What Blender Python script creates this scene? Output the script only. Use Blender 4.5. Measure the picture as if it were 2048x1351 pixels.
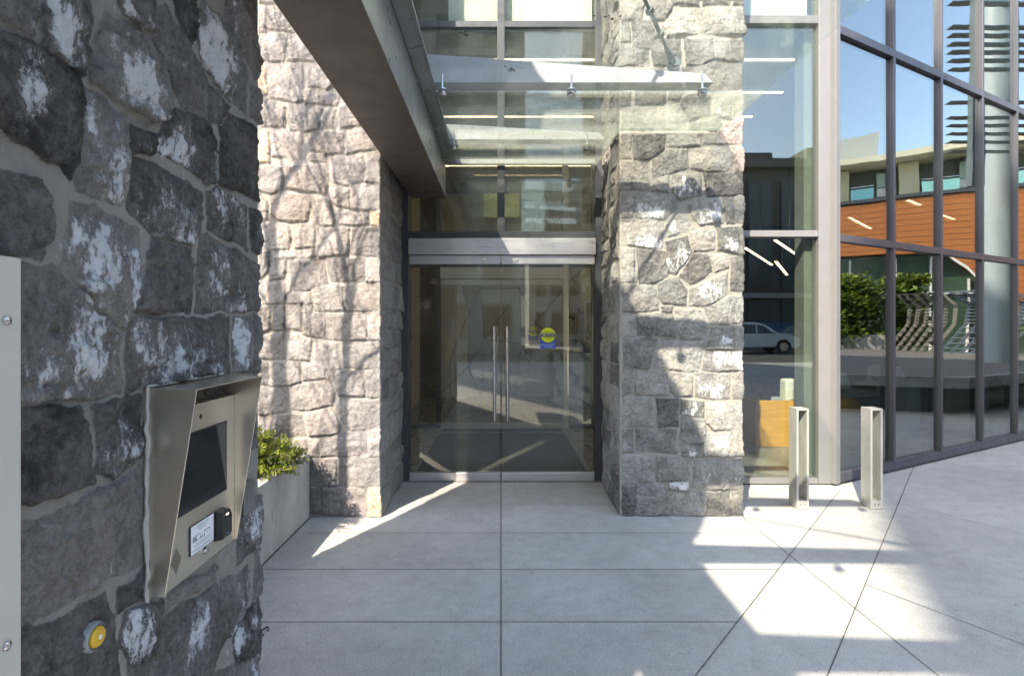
import bpy, bmesh, math, random
import numpy as np
from mathutils import Vector, Matrix
PI = math.pi
scene = bpy.context.scene
for o in list(bpy.data.objects): bpy.data.objects.remove(o, do_unlink=True)

# ---------------------------------------------------------------- camera
cam_data = bpy.data.cameras.new("camera"); cam = bpy.data.objects.new("camera", cam_data)
scene.collection.objects.link(cam); scene.camera = cam
cam.location = (0, 0, 1.5); cam.rotation_euler = (PI/2, 0, 0)
cam_data.sensor_width = 36.0; cam_data.lens = 1110/2048*36
cam_data.shift_x = 22/2048; cam_data.shift_y = -23.5/2048
cam_data.clip_start = 0.02; cam_data.clip_end = 2000

# ---------------------------------------------------------------- light
SUN_AZ = math.radians(27.5); SUN_EL = math.radians(40.8)      # the sun stands behind the camera, to its left
to_sun = Vector((-math.sin(SUN_AZ)*math.cos(SUN_EL), -math.cos(SUN_AZ)*math.cos(SUN_EL), math.sin(SUN_EL)))
world = bpy.data.worlds.new("World"); scene.world = world; world.use_nodes = True
wn = world.node_tree; wn.nodes.clear()
sky = wn.nodes.new('ShaderNodeTexSky'); sky.sky_type = 'NISHITA'; sky.sun_disc = False
sky.sun_elevation = SUN_EL; sky.sun_rotation = math.radians(207.5)
sky.air_density = 1.0; sky.dust_density = 1.2; sky.ozone_density = 1.6
bg = wn.nodes.new('ShaderNodeBackground'); bg.inputs['Strength'].default_value = 0.15
wo = wn.nodes.new('ShaderNodeOutputWorld')
wn.links.new(sky.outputs[0], bg.inputs[0]); wn.links.new(bg.outputs[0], wo.inputs[0])
sd = bpy.data.lights.new("sun", 'SUN'); sd.energy = 3.0; sd.angle = math.radians(0.53); sd.color = (1.0, 0.93, 0.84)
sun = bpy.data.objects.new("sun", sd); scene.collection.objects.link(sun)
sun.rotation_euler = (-to_sun).to_track_quat('-Z', 'Y').to_euler(); sun.location = (-10, -20, 25)
scene.view_settings.view_transform = 'Standard'; scene.view_settings.look = 'None'
scene.view_settings.gamma = 1.0; scene.view_settings.use_white_balance = True; scene.view_settings.white_balance_temperature = 7450; scene.view_settings.exposure = 2.2
scene.cycles.max_bounces = 14; scene.cycles.diffuse_bounces = 5; scene.cycles.glossy_bounces = 6
scene.cycles.transparent_max_bounces = 32; scene.cycles.transmission_bounces = 6
scene.cycles.caustics_reflective = False; scene.cycles.caustics_refractive = False
scene.cycles.sample_clamp_indirect = 8.0
try:
    scene.cycles.use_denoising = True
except Exception: pass
# stones of the three masonry faces, millimetres along the face and up; first number: 0 plain, 1 with white efflorescence, 2 tinted
STONES_WALL = '''0 -1902 4067 -1788 4067 -1763 4037 -1857 4037 -1902 4042
0 -1902 3993 -1850 3988 -1852 3809 -1897 3819
0 -1828 3953 -1744 3978 -1649 3879 -1620 3807 -1828 3834
0 -1902 3794 -1679 3794 -1709 3586 -1902 3581
0 -1654 3780 -1550 3789 -1481 3641 -1461 3581 -1679 3591 -1669 3740
2 -1907 3552 -1848 3552 -1843 3334 -1902 3309
0 -1828 3562 -1555 3552 -1555 3274 -1610 3259 -1818 3299
0 -1516 3571 -1421 3562 -1322 3393 -1372 3358 -1511 3383
0 -1540 3349 -1421 3354 -1263 3314 -1293 3225 -1421 3240 -1535 3254
0 -1887 3274 -1828 3294 -1699 3225 -1704 3066 -1892 3066
0 -1679 3245 -1550 3245 -1402 3205 -1436 3056 -1540 3027 -1659 3036
0 -1392 3195 -1303 3205 -1327 3066 -1412 3061
0 -1273 3215 -1204 3245 -1085 3091 -1263 3056
2 -1907 3036 -1828 3027 -1823 2784 -1902 2789
0 -1808 3027 -1689 3036 -1560 3017 -1560 2804 -1798 2833
0 -1481 3027 -1233 3017 -1248 2863 -1382 2848 -1501 2878 -1511 2967
0 -1208 3027 -1055 3046 -976 2893 -1223 2858
0 -1521 2843 -1377 2843 -1377 2789 -1516 2799
0 -1332 2818 -1080 2838 -1070 2650 -1194 2605 -1317 2635
0 -1055 2863 -956 2878 -956 2625 -1060 2635
0 -1902 2769 -1729 2739 -1714 2680 -1724 2576 -1808 2541 -1902 2571
0 -1689 2749 -1362 2769 -1352 2680 -1372 2526 -1580 2571 -1694 2591
0 -1748 4067 -1580 4067 -1580 3898 -1649 3908
0 -1560 4067 -1332 4067 -1342 3819 -1441 3809 -1560 3879
0 -1313 4067 -956 4067 -956 3839 -1322 3819
0 -1521 3780 -1283 3799 -1283 3591 -1421 3581
0 -1263 3799 -956 3809 -956 3571 -1263 3581
0 -1392 3562 -1184 3562 -1184 3373 -1303 3383
0 -1164 3552 -956 3552 -956 3334 -1164 3334
0 -1243 3344 -1184 3354 -956 3304 -956 3076 -1065 3096
0 -1897 2525 -1843 2481 -1843 2337 -1897 2347
0 -1818 2535 -1719 2550 -1501 2525 -1486 2491 -1526 2322 -1758 2337 -1808 2382
0 -1481 2510 -1352 2491 -1308 2332 -1322 2292 -1402 2287 -1486 2322
0 -1337 2580 -1199 2570 -1194 2426 -1293 2446 -1342 2491
0 -1179 2609 -958 2614 -958 2401 -1174 2421
0 -1283 2391 -1045 2396 -1040 2302 -1154 2287 -1273 2302
2 -1025 2396 -958 2396 -958 2282 -1015 2292
0 -1897 2302 -1679 2302 -1659 2193 -1679 2114 -1897 2094
0 -1635 2302 -1471 2307 -1471 2129 -1620 2114
0 -1451 2273 -1194 2268 -1208 2064 -1431 2045
0 -1169 2263 -958 2278 -958 2050 -1179 2069
0 -1773 2089 -1471 2109 -1476 2045 -1768 2035
0 -1902 2079 -1828 2084 -1823 1946 -1892 1856
0 -1803 2015 -1679 2025 -1709 1881 -1818 1866
0 -1654 2025 -1382 2030 -1357 1832 -1441 1797 -1649 1777
0 -1367 2030 -1070 2040 -1065 1851 -1238 1851 -1327 1847 -1352 1936
0 -1055 2040 -958 2040 -958 1851 -1055 1851
0 -1897 1856 -1694 1866 -1689 1688 -1887 1673
0 -1669 1767 -1491 1772 -1496 1683 -1679 1678
0 -1481 1797 -1322 1827 -1243 1817 -1228 1624 -1471 1624
0 -1228 1822 -958 1832 -958 1614 -1213 1619
0 -1902 1668 -1818 1648 -1813 1490 -1897 1440
0 -1788 1663 -1704 1668 -1704 1470 -1788 1475
0 -1689 1668 -1570 1668 -1565 1460 -1689 1480
0 -1555 1678 -1491 1678 -1496 1609 -1555 1609
0 -1550 1589 -1382 1609 -1382 1406 -1511 1416 -1550 1440
0 -1367 1589 -1060 1599 -1050 1396 -1367 1396
0 -1045 1599 -958 1609 -958 1396 -1040 1396
0 -1897 1430 -1709 1450 -1699 1237 -1897 1247
0 -1669 1440 -1486 1401 -1491 1341 -1516 1232 -1669 1237
0 -1451 1360 -1293 1360 -1268 1167 -1342 1157 -1481 1202
0 -1238 1375 -958 1385 -958 1177 -1233 1172
0 -1902 1221 -1828 1221 -1828 1043 -1902 1043
0 -1818 1216 -1580 1221 -1570 1063 -1669 1033 -1818 1033
0 -1550 1206 -1382 1192 -1377 1088 -1550 1073
0 -1362 1152 -1075 1152 -1075 954 -1283 959 -1342 1053 -1372 1102
0 -1060 1157 -958 1172 -958 929 -1060 944
0 -1902 1013 -1679 1018 -1669 825 -1902 805
0 -1654 1023 -1372 1073 -1308 974 -1332 884 -1511 850 -1649 845
0 -1293 934 -958 914 -958 701 -1184 681 -1243 756 -1303 855
0 -1902 795 -1570 805 -1530 637 -1902 637
0 -1550 825 -1332 865 -1263 716 -1273 666 -1501 642
0 -1238 666 -1055 681 -1055 508 -1085 483 -1293 483 -1421 488 -1431 617 -1293 652
0 -1040 681 -958 686 -958 483 -1040 483
0 -1511 607 -1441 617 -1446 483 -1491 483
0 -1501 468 -1293 458 -1288 240 -1501 240
0 -1273 468 -958 473 -958 245 -1273 245
0 -1501 226 -1417 221 -1412 32 -1501 32
0 -1402 226 -1293 226 -1055 231 -1055 13 -1402 13
2 -1045 231 -956 235 -956 13 -1045 13
0 -1902 617 -1530 607 -1530 399 -1902 399
0 -1902 379 -1521 379 -1521 22 -1902 22'''
STONES_PILLAR = '''0 952 4085 1137 4085 1111 3922 961 3917
0 1181 4085 1313 4085 1348 4032 1287 3917 1199 3926
0 1348 4085 1568 4085 1568 4036 1357 4045
0 1595 4085 1806 4085 1797 4045 1603 4040
0 1841 4085 1912 4085 1912 4040 1837 4045
0 1392 4018 1507 4014 1551 3812 1313 3790 1278 3873
0 1542 4005 1912 4014 1912 3803 1577 3807
0 957 3913 1018 3908 1018 3750 952 3750
0 1036 3913 1181 3917 1234 3785 1190 3697 1040 3697
0 952 3741 1018 3697 1172 3680 1172 3556 943 3556
0 1216 3776 1419 3776 1432 3592 1331 3548 1207 3565 1194 3697
0 1445 3759 1674 3772 1687 3618 1577 3565 1471 3565
0 1700 3759 1802 3759 1806 3596 1700 3618
0 1824 3763 1916 3772 1916 3596 1815 3596
0 961 3539 1278 3543 1278 3398 961 3389
0 1445 3548 1577 3556 1718 3600 1916 3578 1916 3380 1665 3354 1489 3380 1445 3451
0 1295 3539 1432 3556 1436 3389 1295 3389
0 952 3354 1023 3345 1023 3239 952 3231
0 1067 3372 1313 3380 1304 3275 1278 3253 1067 3253
0 1331 3372 1454 3372 1401 3292 1331 3301
0 1436 3301 1489 3336 1656 3319 1656 3178 1489 3125 1427 3248
1 1700 3327 1810 3319 1815 3151 1753 3151 1683 3178
0 1824 3327 1916 3327 1916 3239 1841 3169
0 961 3222 1216 3222 1216 3063 952 3059
0 1234 3231 1410 3248 1471 3134 1401 3063 1234 3059
0 1489 3099 1577 3116 1577 3059 1489 3059
0 1595 3107 1718 3160 1744 3090 1709 3059 1599 3059
2 1771 3107 1916 3134 1916 2936 1762 2940 1718 3028
0 961 3014 1031 3014 1027 2825 943 2825
0 1045 3014 1295 3014 1287 2913 1163 2812 1049 2816
0 1313 3005 1577 3019 1581 2931 1313 2917
0 1603 3014 1709 3023 1753 2944 1603 2939
0 1278 2887 1480 2900 1485 2755 1199 2667 1199 2807
0 1507 2891 1797 2922 1824 2825 1819 2728 1612 2719 1507 2746
2 1824 2913 1919 2913 1919 2719 1850 2728
0 952 2799 1163 2790 1172 2579 952 2587
0 1207 2658 1322 2684 1326 2565 1199 2570
1 1361 2693 1577 2702 1586 2535 1419 2491 1366 2561
0 1603 2702 1919 2711 1919 2539 1630 2530
0 961 2561 1040 2561 1040 2363 952 2358
1 1058 2552 1392 2543 1401 2447 1278 2341 1058 2367
1 1489 2455 1577 2508 1744 2521 1744 2323 1577 2306 1524 2358
0 1753 2517 1841 2517 1841 2314 1780 2319
0 1854 2517 1920 2521 1920 2314 1854 2323
1 952 2332 1207 2350 1287 2306 1282 2174 1260 2116 952 2147
1 1313 2306 1401 2376 1454 2358 1533 2270 1313 2209
0 1498 2235 1603 2279 1683 2244 1687 2103 1524 2094
1 1709 2279 1919 2288 1919 2064 1718 2103
1 1304 2165 1471 2209 1507 2094 1375 1910 1313 1918
0 952 2121 1049 2112 1049 1848 952 1848
0 1075 2112 1295 2094 1313 1883 1207 1848 1093 1844
0 1419 1910 1515 2077 1630 2068 1665 1927 1507 1826 1410 1901
0 1639 2059 1797 2059 1793 1962 1692 1932
0 1819 2042 1920 2068 1920 1786 1819 1782
0 961 1821 1190 1830 1225 1794 1234 1636 1119 1614 961 1618
0 1243 1838 1392 1891 1471 1794 1463 1671 1278 1689 1243 1733
1 1498 1786 1788 1926 1797 1750 1595 1654 1489 1667
1 1612 1645 1806 1733 1919 1733 1919 1535 1674 1504 1630 1583
0 1265 1654 1353 1654 1348 1614 1269 1618
0 965 1601 1067 1596 1067 1416 965 1416
0 1080 1601 1348 1610 1383 1513 1383 1420 1084 1429
0 1383 1636 1577 1618 1639 1495 1621 1407 1427 1407 1392 1495
1 1674 1486 1841 1495 1841 1323 1630 1323
0 1854 1495 1916 1495 1912 1319 1854 1319
0 970 1394 1172 1416 1234 1389 1172 1174 965 1169
0 1287 1389 1612 1372 1551 1143 1471 1139 1216 1191
1 1621 1306 1907 1301 1907 1147 1590 1147
0 965 1152 1045 1152 1049 976 965 949
0 1071 1147 1317 1152 1326 963 1071 958
0 1348 1134 1511 1134 1511 958 1383 949 1348 1002
1 1533 1125 1806 1125 1802 932 1665 932 1542 949
0 1832 1125 1910 1130 1910 927 1828 932
0 965 931 1163 935 1199 878 1199 711 965 707
0 1225 927 1397 927 1397 702 1243 702
1 1423 922 1608 905 1603 768 1423 808
1 1630 896 1907 896 1907 693 1674 689 1630 737
0 1427 781 1612 764 1612 588 1463 574 1414 614
0 965 689 1045 689 1045 508 965 504
0 1067 689 1383 676 1392 491 1067 513
1 1432 570 1586 574 1577 473 1432 478
1 1603 654 1815 658 1810 473 1603 478
0 1828 685 1907 685 1907 473 1824 473
0 961 486 1207 473 1216 275 961 249
0 1243 473 1507 456 1489 284 1238 284
1 1524 442 1907 447 1907 227 1665 214 1515 222
1 1331 271 1485 271 1485 214 1331 209
0 961 236 1058 227 1053 -2 961 2
0 1071 249 1295 271 1322 200 1322 16 1067 -2
0 1339 192 1559 192 1603 -2 1348 2 1331 112
0 1568 183 1621 183 1612 -2 1586 24
0 1639 183 1806 200 1815 -2 1621 -2
0 1824 209 1907 218 1907 -2 1824 -2'''
STONES_PIER = '''1 967 2088 1059 2145 1059 2092 1044 2052 967 2034
1 1091 2164 1182 2219 1210 2164 1199 2090 1182 2031 1077 2038 1077 2095
1 1240 2171 1264 2207 1396 2221 1452 2183 1494 2124 1468 2056 1404 2027 1205 2024 1210 2074
1 1277 2273 1419 2359 1408 2252 1359 2236 1317 2245
1 967 2006 1050 2035 1177 2025 1188 1988 1155 1811 1082 1830 1033 1844 967 1863
1 1188 2000 1252 2005 1317 1994 1323 1927 1310 1793 1182 1793 1166 1822
1 1337 1978 1419 1993 1411 1940 1341 1932
1 1427 2313 1477 2352 1597 2308 1682 2250 1671 2133 1558 2123 1477 2169 1419 2243
1 1503 2409 1623 2482 1623 2339 1597 2308 1521 2361
1 1649 2428 1682 2470 1788 2481 1953 2385 1953 2233 1788 2247 1660 2281 1639 2376
1 1788 2582 2080 2759 2089 2432 2014 2398 1853 2471 1801 2500
1 1693 2231 1827 2218 1751 2145 1693 2135
0 1983 2356 2089 2380 2089 2247 1983 2244
1 1512 2094 1704 2128 1739 2079 1739 1956 1682 1941 1443 1960 1477 2044
0 1763 2131 1827 2192 2089 2225 2089 1959 1763 1956
1 1348 1915 1660 1906 1649 1787 1597 1750 1435 1739 1337 1785
1 1687 1913 1751 1934 1953 1915 1953 1771 1693 1794
1 1975 1913 2089 1930 2089 1767 1975 1781
0 967 1777 1068 1773 1100 1750 1096 1698 1073 1637 967 1627
1 1166 1752 1228 1770 1373 1739 1388 1653 1317 1501 1277 1510 1125 1624 1135 1677
0 1427 1718 1587 1731 1607 1638 1597 1547 1352 1539 1396 1620
1 1649 1758 1693 1771 2089 1723 2089 1553 1628 1547 1628 1680
1 967 1607 1100 1618 1303 1478 1303 1345 967 1357
1 1337 1520 1827 1527 1833 1346 1628 1352 1388 1344 1323 1342 1330 1482
1 1853 1528 1983 1523 1975 1348 1853 1351
1 2006 1530 2089 1531 2089 1325 2006 1346
0 967 1347 1182 1326 1199 1264 1216 1157 967 1183
1 1216 1325 1373 1322 1377 1180 1277 1158 1228 1180
0 1396 1333 1827 1334 2089 1317 2089 1051 1404 1075
1 967 1141 1046 1130 1228 1131 1373 1150 1396 1090 1388 916 1296 927 1046 941 967 960
1 1303 887 1388 896 1388 827 1296 835
1 967 950 1050 921 1252 894 1277 827 1296 753 1303 657 967 868
1 1317 811 1388 803 1452 786 1443 637 1337 687 1310 754
1 1494 776 1739 756 1727 718 1486 744
1 1477 722 1739 694 1776 539 1814 480 1704 427 1452 561 1452 633
1 1776 684 1953 651 1983 567 1881 483 1827 480 1763 608
0 2014 681 2089 665 2089 495 2014 517
1 1909 508 2047 494 2089 473 2089 281 1867 358 1853 445
1 1727 412 2063 282 2089 112 1704 349
0 1330 682 1435 632 1435 546 1317 625
1 1894 837 2014 873 2089 872 2089 680 1881 709
0 1419 983 1853 989 1867 787 1419 832'''
# ---------------------------------------------------------------- materials
def mat_base(name):
    m = bpy.data.materials.new(name); m.use_nodes = True
    nt = m.node_tree; b = nt.nodes['Principled BSDF']
    return m, nt, b
def nd(nt, t, **kw):
    n = nt.nodes.new(t)
    for k, v in kw.items(): setattr(n, k, v)
    return n
def coords(nt, scale=(1, 1, 1)):
    tc = nd(nt, 'ShaderNodeTexCoord'); mp = nd(nt, 'ShaderNodeMapping')
    mp.inputs['Scale'].default_value = scale
    nt.links.new(tc.outputs['Object'], mp.inputs[0]); return mp.outputs[0]
def noise(nt, vec, scale, detail=4, rough=0.55):
    n = nd(nt, 'ShaderNodeTexNoise'); n.inputs['Scale'].default_value = scale
    n.inputs['Detail'].default_value = detail; n.inputs['Roughness'].default_value = rough
    if vec is not None: nt.links.new(vec, n.inputs['Vector'])
    return n.outputs['Fac']
def ramp(nt, fac, stops):
    r = nd(nt, 'ShaderNodeValToRGB'); e = r.color_ramp.elements
    while len(e) < len(stops): e.new(0.5)
    for i, (p, c) in enumerate(stops):
        e[i].position = p; e[i].color = (c[0], c[1], c[2], 1) if hasattr(c, '__len__') else (c, c, c, 1)
    nt.links.new(fac, r.inputs[0]); return r.outputs[0]
def mix(nt, fac, a, b, mode='MIX'):
    m = nd(nt, 'ShaderNodeMix', data_type='RGBA', blend_type=mode)
    for i, v in ((0, fac), (6, a), (7, b)):
        if isinstance(v, (int, float)): m.inputs[i].default_value = v if i == 0 else (v, v, v, 1)
        elif isinstance(v, (tuple, list)): m.inputs[i].default_value = (v[0], v[1], v[2], 1)
        else: nt.links.new(v, m.inputs[i])
    return m.outputs[2]
def mth(nt, op, a, b=None, clamp=False):
    m = nd(nt, 'ShaderNodeMath', operation=op); m.use_clamp = clamp
    for i, v in ((0, a), (1, b)):
        if v is None: continue
        if isinstance(v, (int, float)): m.inputs[i].default_value = v
        else: nt.links.new(v, m.inputs[i])
    return m.outputs[0]
def bump(nt, b, h, strength, dist=0.01):
    n = nd(nt, 'ShaderNodeBump'); n.inputs['Strength'].default_value = strength; n.inputs['Distance'].default_value = dist
    nt.links.new(h, n.inputs['Height']); nt.links.new(n.outputs[0], b.inputs['Normal'])
def surf(name, col, rough=0.6, metal=0.0, var=0.12, scale=8.0, stretch=(1, 1, 1), bmp=0.0, bscale=60, rvar=0.1, spec=0.5):
    m, nt, b = mat_base(name); v = coords(nt, stretch)
    f = noise(nt, v, scale, 6)
    c = ramp(nt, f, [(0.25, tuple(x*(1-var) for x in col)), (0.75, tuple(min(1, x*(1+var)) for x in col))])
    nt.links.new(c, b.inputs['Base Color'])
    r = nd(nt, 'ShaderNodeMapRange'); nt.links.new(noise(nt, v, scale*2.3, 4), r.inputs[0])
    r.inputs[1].default_value = 0.3; r.inputs[2].default_value = 0.7
    r.inputs[3].default_value = max(0.02, rough-rvar); r.inputs[4].default_value = min(1, rough+rvar)
    nt.links.new(r.outputs[0], b.inputs['Roughness'])
    b.inputs['Metallic'].default_value = metal; b.inputs['Specular IOR Level'].default_value = spec
    if bmp: bump(nt, b, noise(nt, v, bscale, 6, 0.6), bmp, 0.004)
    return m
def glow(name, col, s):
    m, nt, b = mat_base(name); b.inputs['Base Color'].default_value = (0.8, 0.8, 0.8, 1)
    b.inputs['Emission Color'].default_value = (*col, 1); b.inputs['Emission Strength'].default_value = s
    return m
def glass(name, tint=(0.9, 0.95, 0.93), f0=0.05, rough=0.0, dirt=0.0, dirt_col=(0.5, 0.55, 0.5), wav=0.0, dscale=3.0, streak=(1, 1, 1)):
    m = bpy.data.materials.new(name); m.use_nodes = True; nt = m.node_tree; nt.nodes.clear()
    out = nd(nt, 'ShaderNodeOutputMaterial')
    tr = nd(nt, 'ShaderNodeBsdfTransparent'); tr.inputs[0].default_value = (*tint, 1)
    gl = nd(nt, 'ShaderNodeBsdfGlossy'); gl.inputs['Roughness'].default_value = rough; gl.inputs[0].default_value = (0.97, 1.0, 1.0, 1)
    lw = nd(nt, 'ShaderNodeLayerWeight'); lw.inputs[0].default_value = 0.5
    p5 = mth(nt, 'POWER', lw.outputs['Facing'], 5.0)
    fac = mth(nt, 'ADD', mth(nt, 'MULTIPLY', p5, 1-f0), f0, True)
    v = coords(nt)
    if wav:
        bn = nd(nt, 'ShaderNodeBump'); bn.inputs['Strength'].default_value = wav; bn.inputs['Distance'].default_value = 0.02
        nt.links.new(noise(nt, v, 1.1, 1), bn.inputs['Height']); nt.links.new(bn.outputs[0], gl.inputs['Normal'])
    mx = nd(nt, 'ShaderNodeMixShader'); nt.links.new(fac, mx.inputs[0])
    nt.links.new(tr.outputs[0], mx.inputs[1]); nt.links.new(gl.outputs[0], mx.inputs[2])
    last = mx.outputs[0]
    if dirt:
        df = nd(nt, 'ShaderNodeBsdfDiffuse'); df.inputs[0].default_value = (*dirt_col, 1)
        tl = nd(nt, 'ShaderNodeBsdfTranslucent'); tl.inputs[0].default_value = (*dirt_col, 1)
        dm = nd(nt, 'ShaderNodeMixShader'); dm.inputs[0].default_value = 0.6
        nt.links.new(df.outputs[0], dm.inputs[1]); nt.links.new(tl.outputs[0], dm.inputs[2])
        vs = coords(nt, streak)
        a = noise(nt, vs, dscale, 8, 0.65); a2 = noise(nt, vs, dscale*9, 8, 0.75)
        k = mth(nt, 'ADD', mth(nt, 'MULTIPLY', a, 0.55), mth(nt, 'MULTIPLY', a2, 0.45))
        r = nd(nt, 'ShaderNodeMapRange'); nt.links.new(k, r.inputs[0])
        r.inputs[1].default_value = 0.40; r.inputs[2].default_value = 0.62; r.inputs[3].default_value = dirt*0.15; r.inputs[4].default_value = dirt*2.0
        m2 = nd(nt, 'ShaderNodeMixShader'); nt.links.new(r.outputs[0], m2.inputs[0])
        nt.links.new(last, m2.inputs[1]); nt.links.new(dm.outputs[0], m2.inputs[2]); last = m2.outputs[0]
    nt.links.new(last, out.inputs[0]); return m
def stone_mat(name, dark, light, mortar, tint, white, eff_gain=1.0):
    m, nt, b = mat_base(name); v = coords(nt)
    at = nd(nt, 'ShaderNodeAttribute'); at.attribute_name = 'masonry'
    sp = nd(nt, 'ShaderNodeSeparateColor'); nt.links.new(at.outputs['Color'], sp.inputs[0])
    mask, rnd, eff = sp.outputs[0], sp.outputs[1], sp.outputs[2]; tn = at.outputs['Alpha']
    n1 = noise(nt, v, 7, 7, 0.62); n2 = noise(nt, v, 45, 8, 0.7)
    k = mth(nt, 'ADD', mth(nt, 'MULTIPLY', rnd, 0.5), mth(nt, 'ADD', mth(nt, 'ADD', mth(nt, 'MULTIPLY', n1, 1.0), mth(nt, 'MULTIPLY', n2, 0.9)), -0.5))
    c = ramp(nt, k, [(0.35, dark), (1.0, light)])
    warm = mix(nt, mth(nt, 'MULTIPLY', mth(nt, 'SUBTRACT', noise(nt, v, 2.3, 3), 0.42, True), 2.2, True), c, mix(nt, 1.0, c, (1.12, 0.97, 0.88), 'MULTIPLY'))
    ct = mix(nt, tn, warm, tint)
    mo = mix(nt, mth(nt, 'MULTIPLY', n1, 0.75), mortar, tuple(x*0.62 for x in mortar))
    mo = mix(nt, mth(nt, 'MULTIPLY', noise(nt, v, 220, 4), 0.35), mo, tuple(x*0.55 for x in mortar))
    mk = mth(nt, 'ADD', mask, mth(nt, 'MULTIPLY', mth(nt, 'SUBTRACT', n2, 0.5), 0.5))
    mr = nd(nt, 'ShaderNodeMapRange'); mr.interpolation_type = 'SMOOTHSTEP'; nt.links.new(mk, mr.inputs[0])
    mr.inputs[1].default_value = 0.3; mr.inputs[2].default_value = 0.55
    crk = ramp(nt, mth(nt, 'ABSOLUTE', mth(nt, 'SUBTRACT', noise(nt, v, 5.5, 9, 0.72), 0.5)), [(0.0, 0.62), (0.03, 1.0)])
    ct = mix(nt, 0.8, ct, mix(nt, 1.0, ct, crk, 'MULTIPLY'))
    base = mix(nt, mr.outputs[0], mo, ct)
    vs = coords(nt, (1, 1, 0.45))
    fine = noise(nt, vs, 46, 10, 0.82)
    ek = mth(nt, 'ADD', mth(nt, 'MULTIPLY', eff, eff_gain), mth(nt, 'MULTIPLY', mth(nt, 'SUBTRACT', fine, 0.5), 3.4))
    er = nd(nt, 'ShaderNodeMapRange'); er.interpolation_type = 'SMOOTHSTEP'; nt.links.new(ek, er.inputs[0])
    er.inputs[1].default_value = 0.46; er.inputs[2].default_value = 0.80; er.inputs[4].default_value = 0.9
    # a faint grey film around the crusts
    fr = nd(nt, 'ShaderNodeMapRange'); nt.links.new(ek, fr.inputs[0]); fr.inputs[1].default_value = 0.15; fr.inputs[2].default_value = 1.0; fr.inputs[4].default_value = 0.5
    base = mix(nt, fr.outputs[0], base, tuple(x*0.5 for x in white))
    fin = mix(nt, er.outputs[0], base, white)
    nt.links.new(fin, b.inputs['Base Color']); b.inputs['Roughness'].default_value = 0.88; b.inputs['Specular IOR Level'].default_value = 0.25
    h = mth(nt, 'ADD', n2, mth(nt, 'MULTIPLY', noise(nt, v, 150, 6, 0.7), 0.6))
    h = mth(nt, 'ADD', h, mth(nt, 'MULTIPLY', er.outputs[0], 0.25))
    bump(nt, b, h, 0.9, 0.016)
    return m

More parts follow.
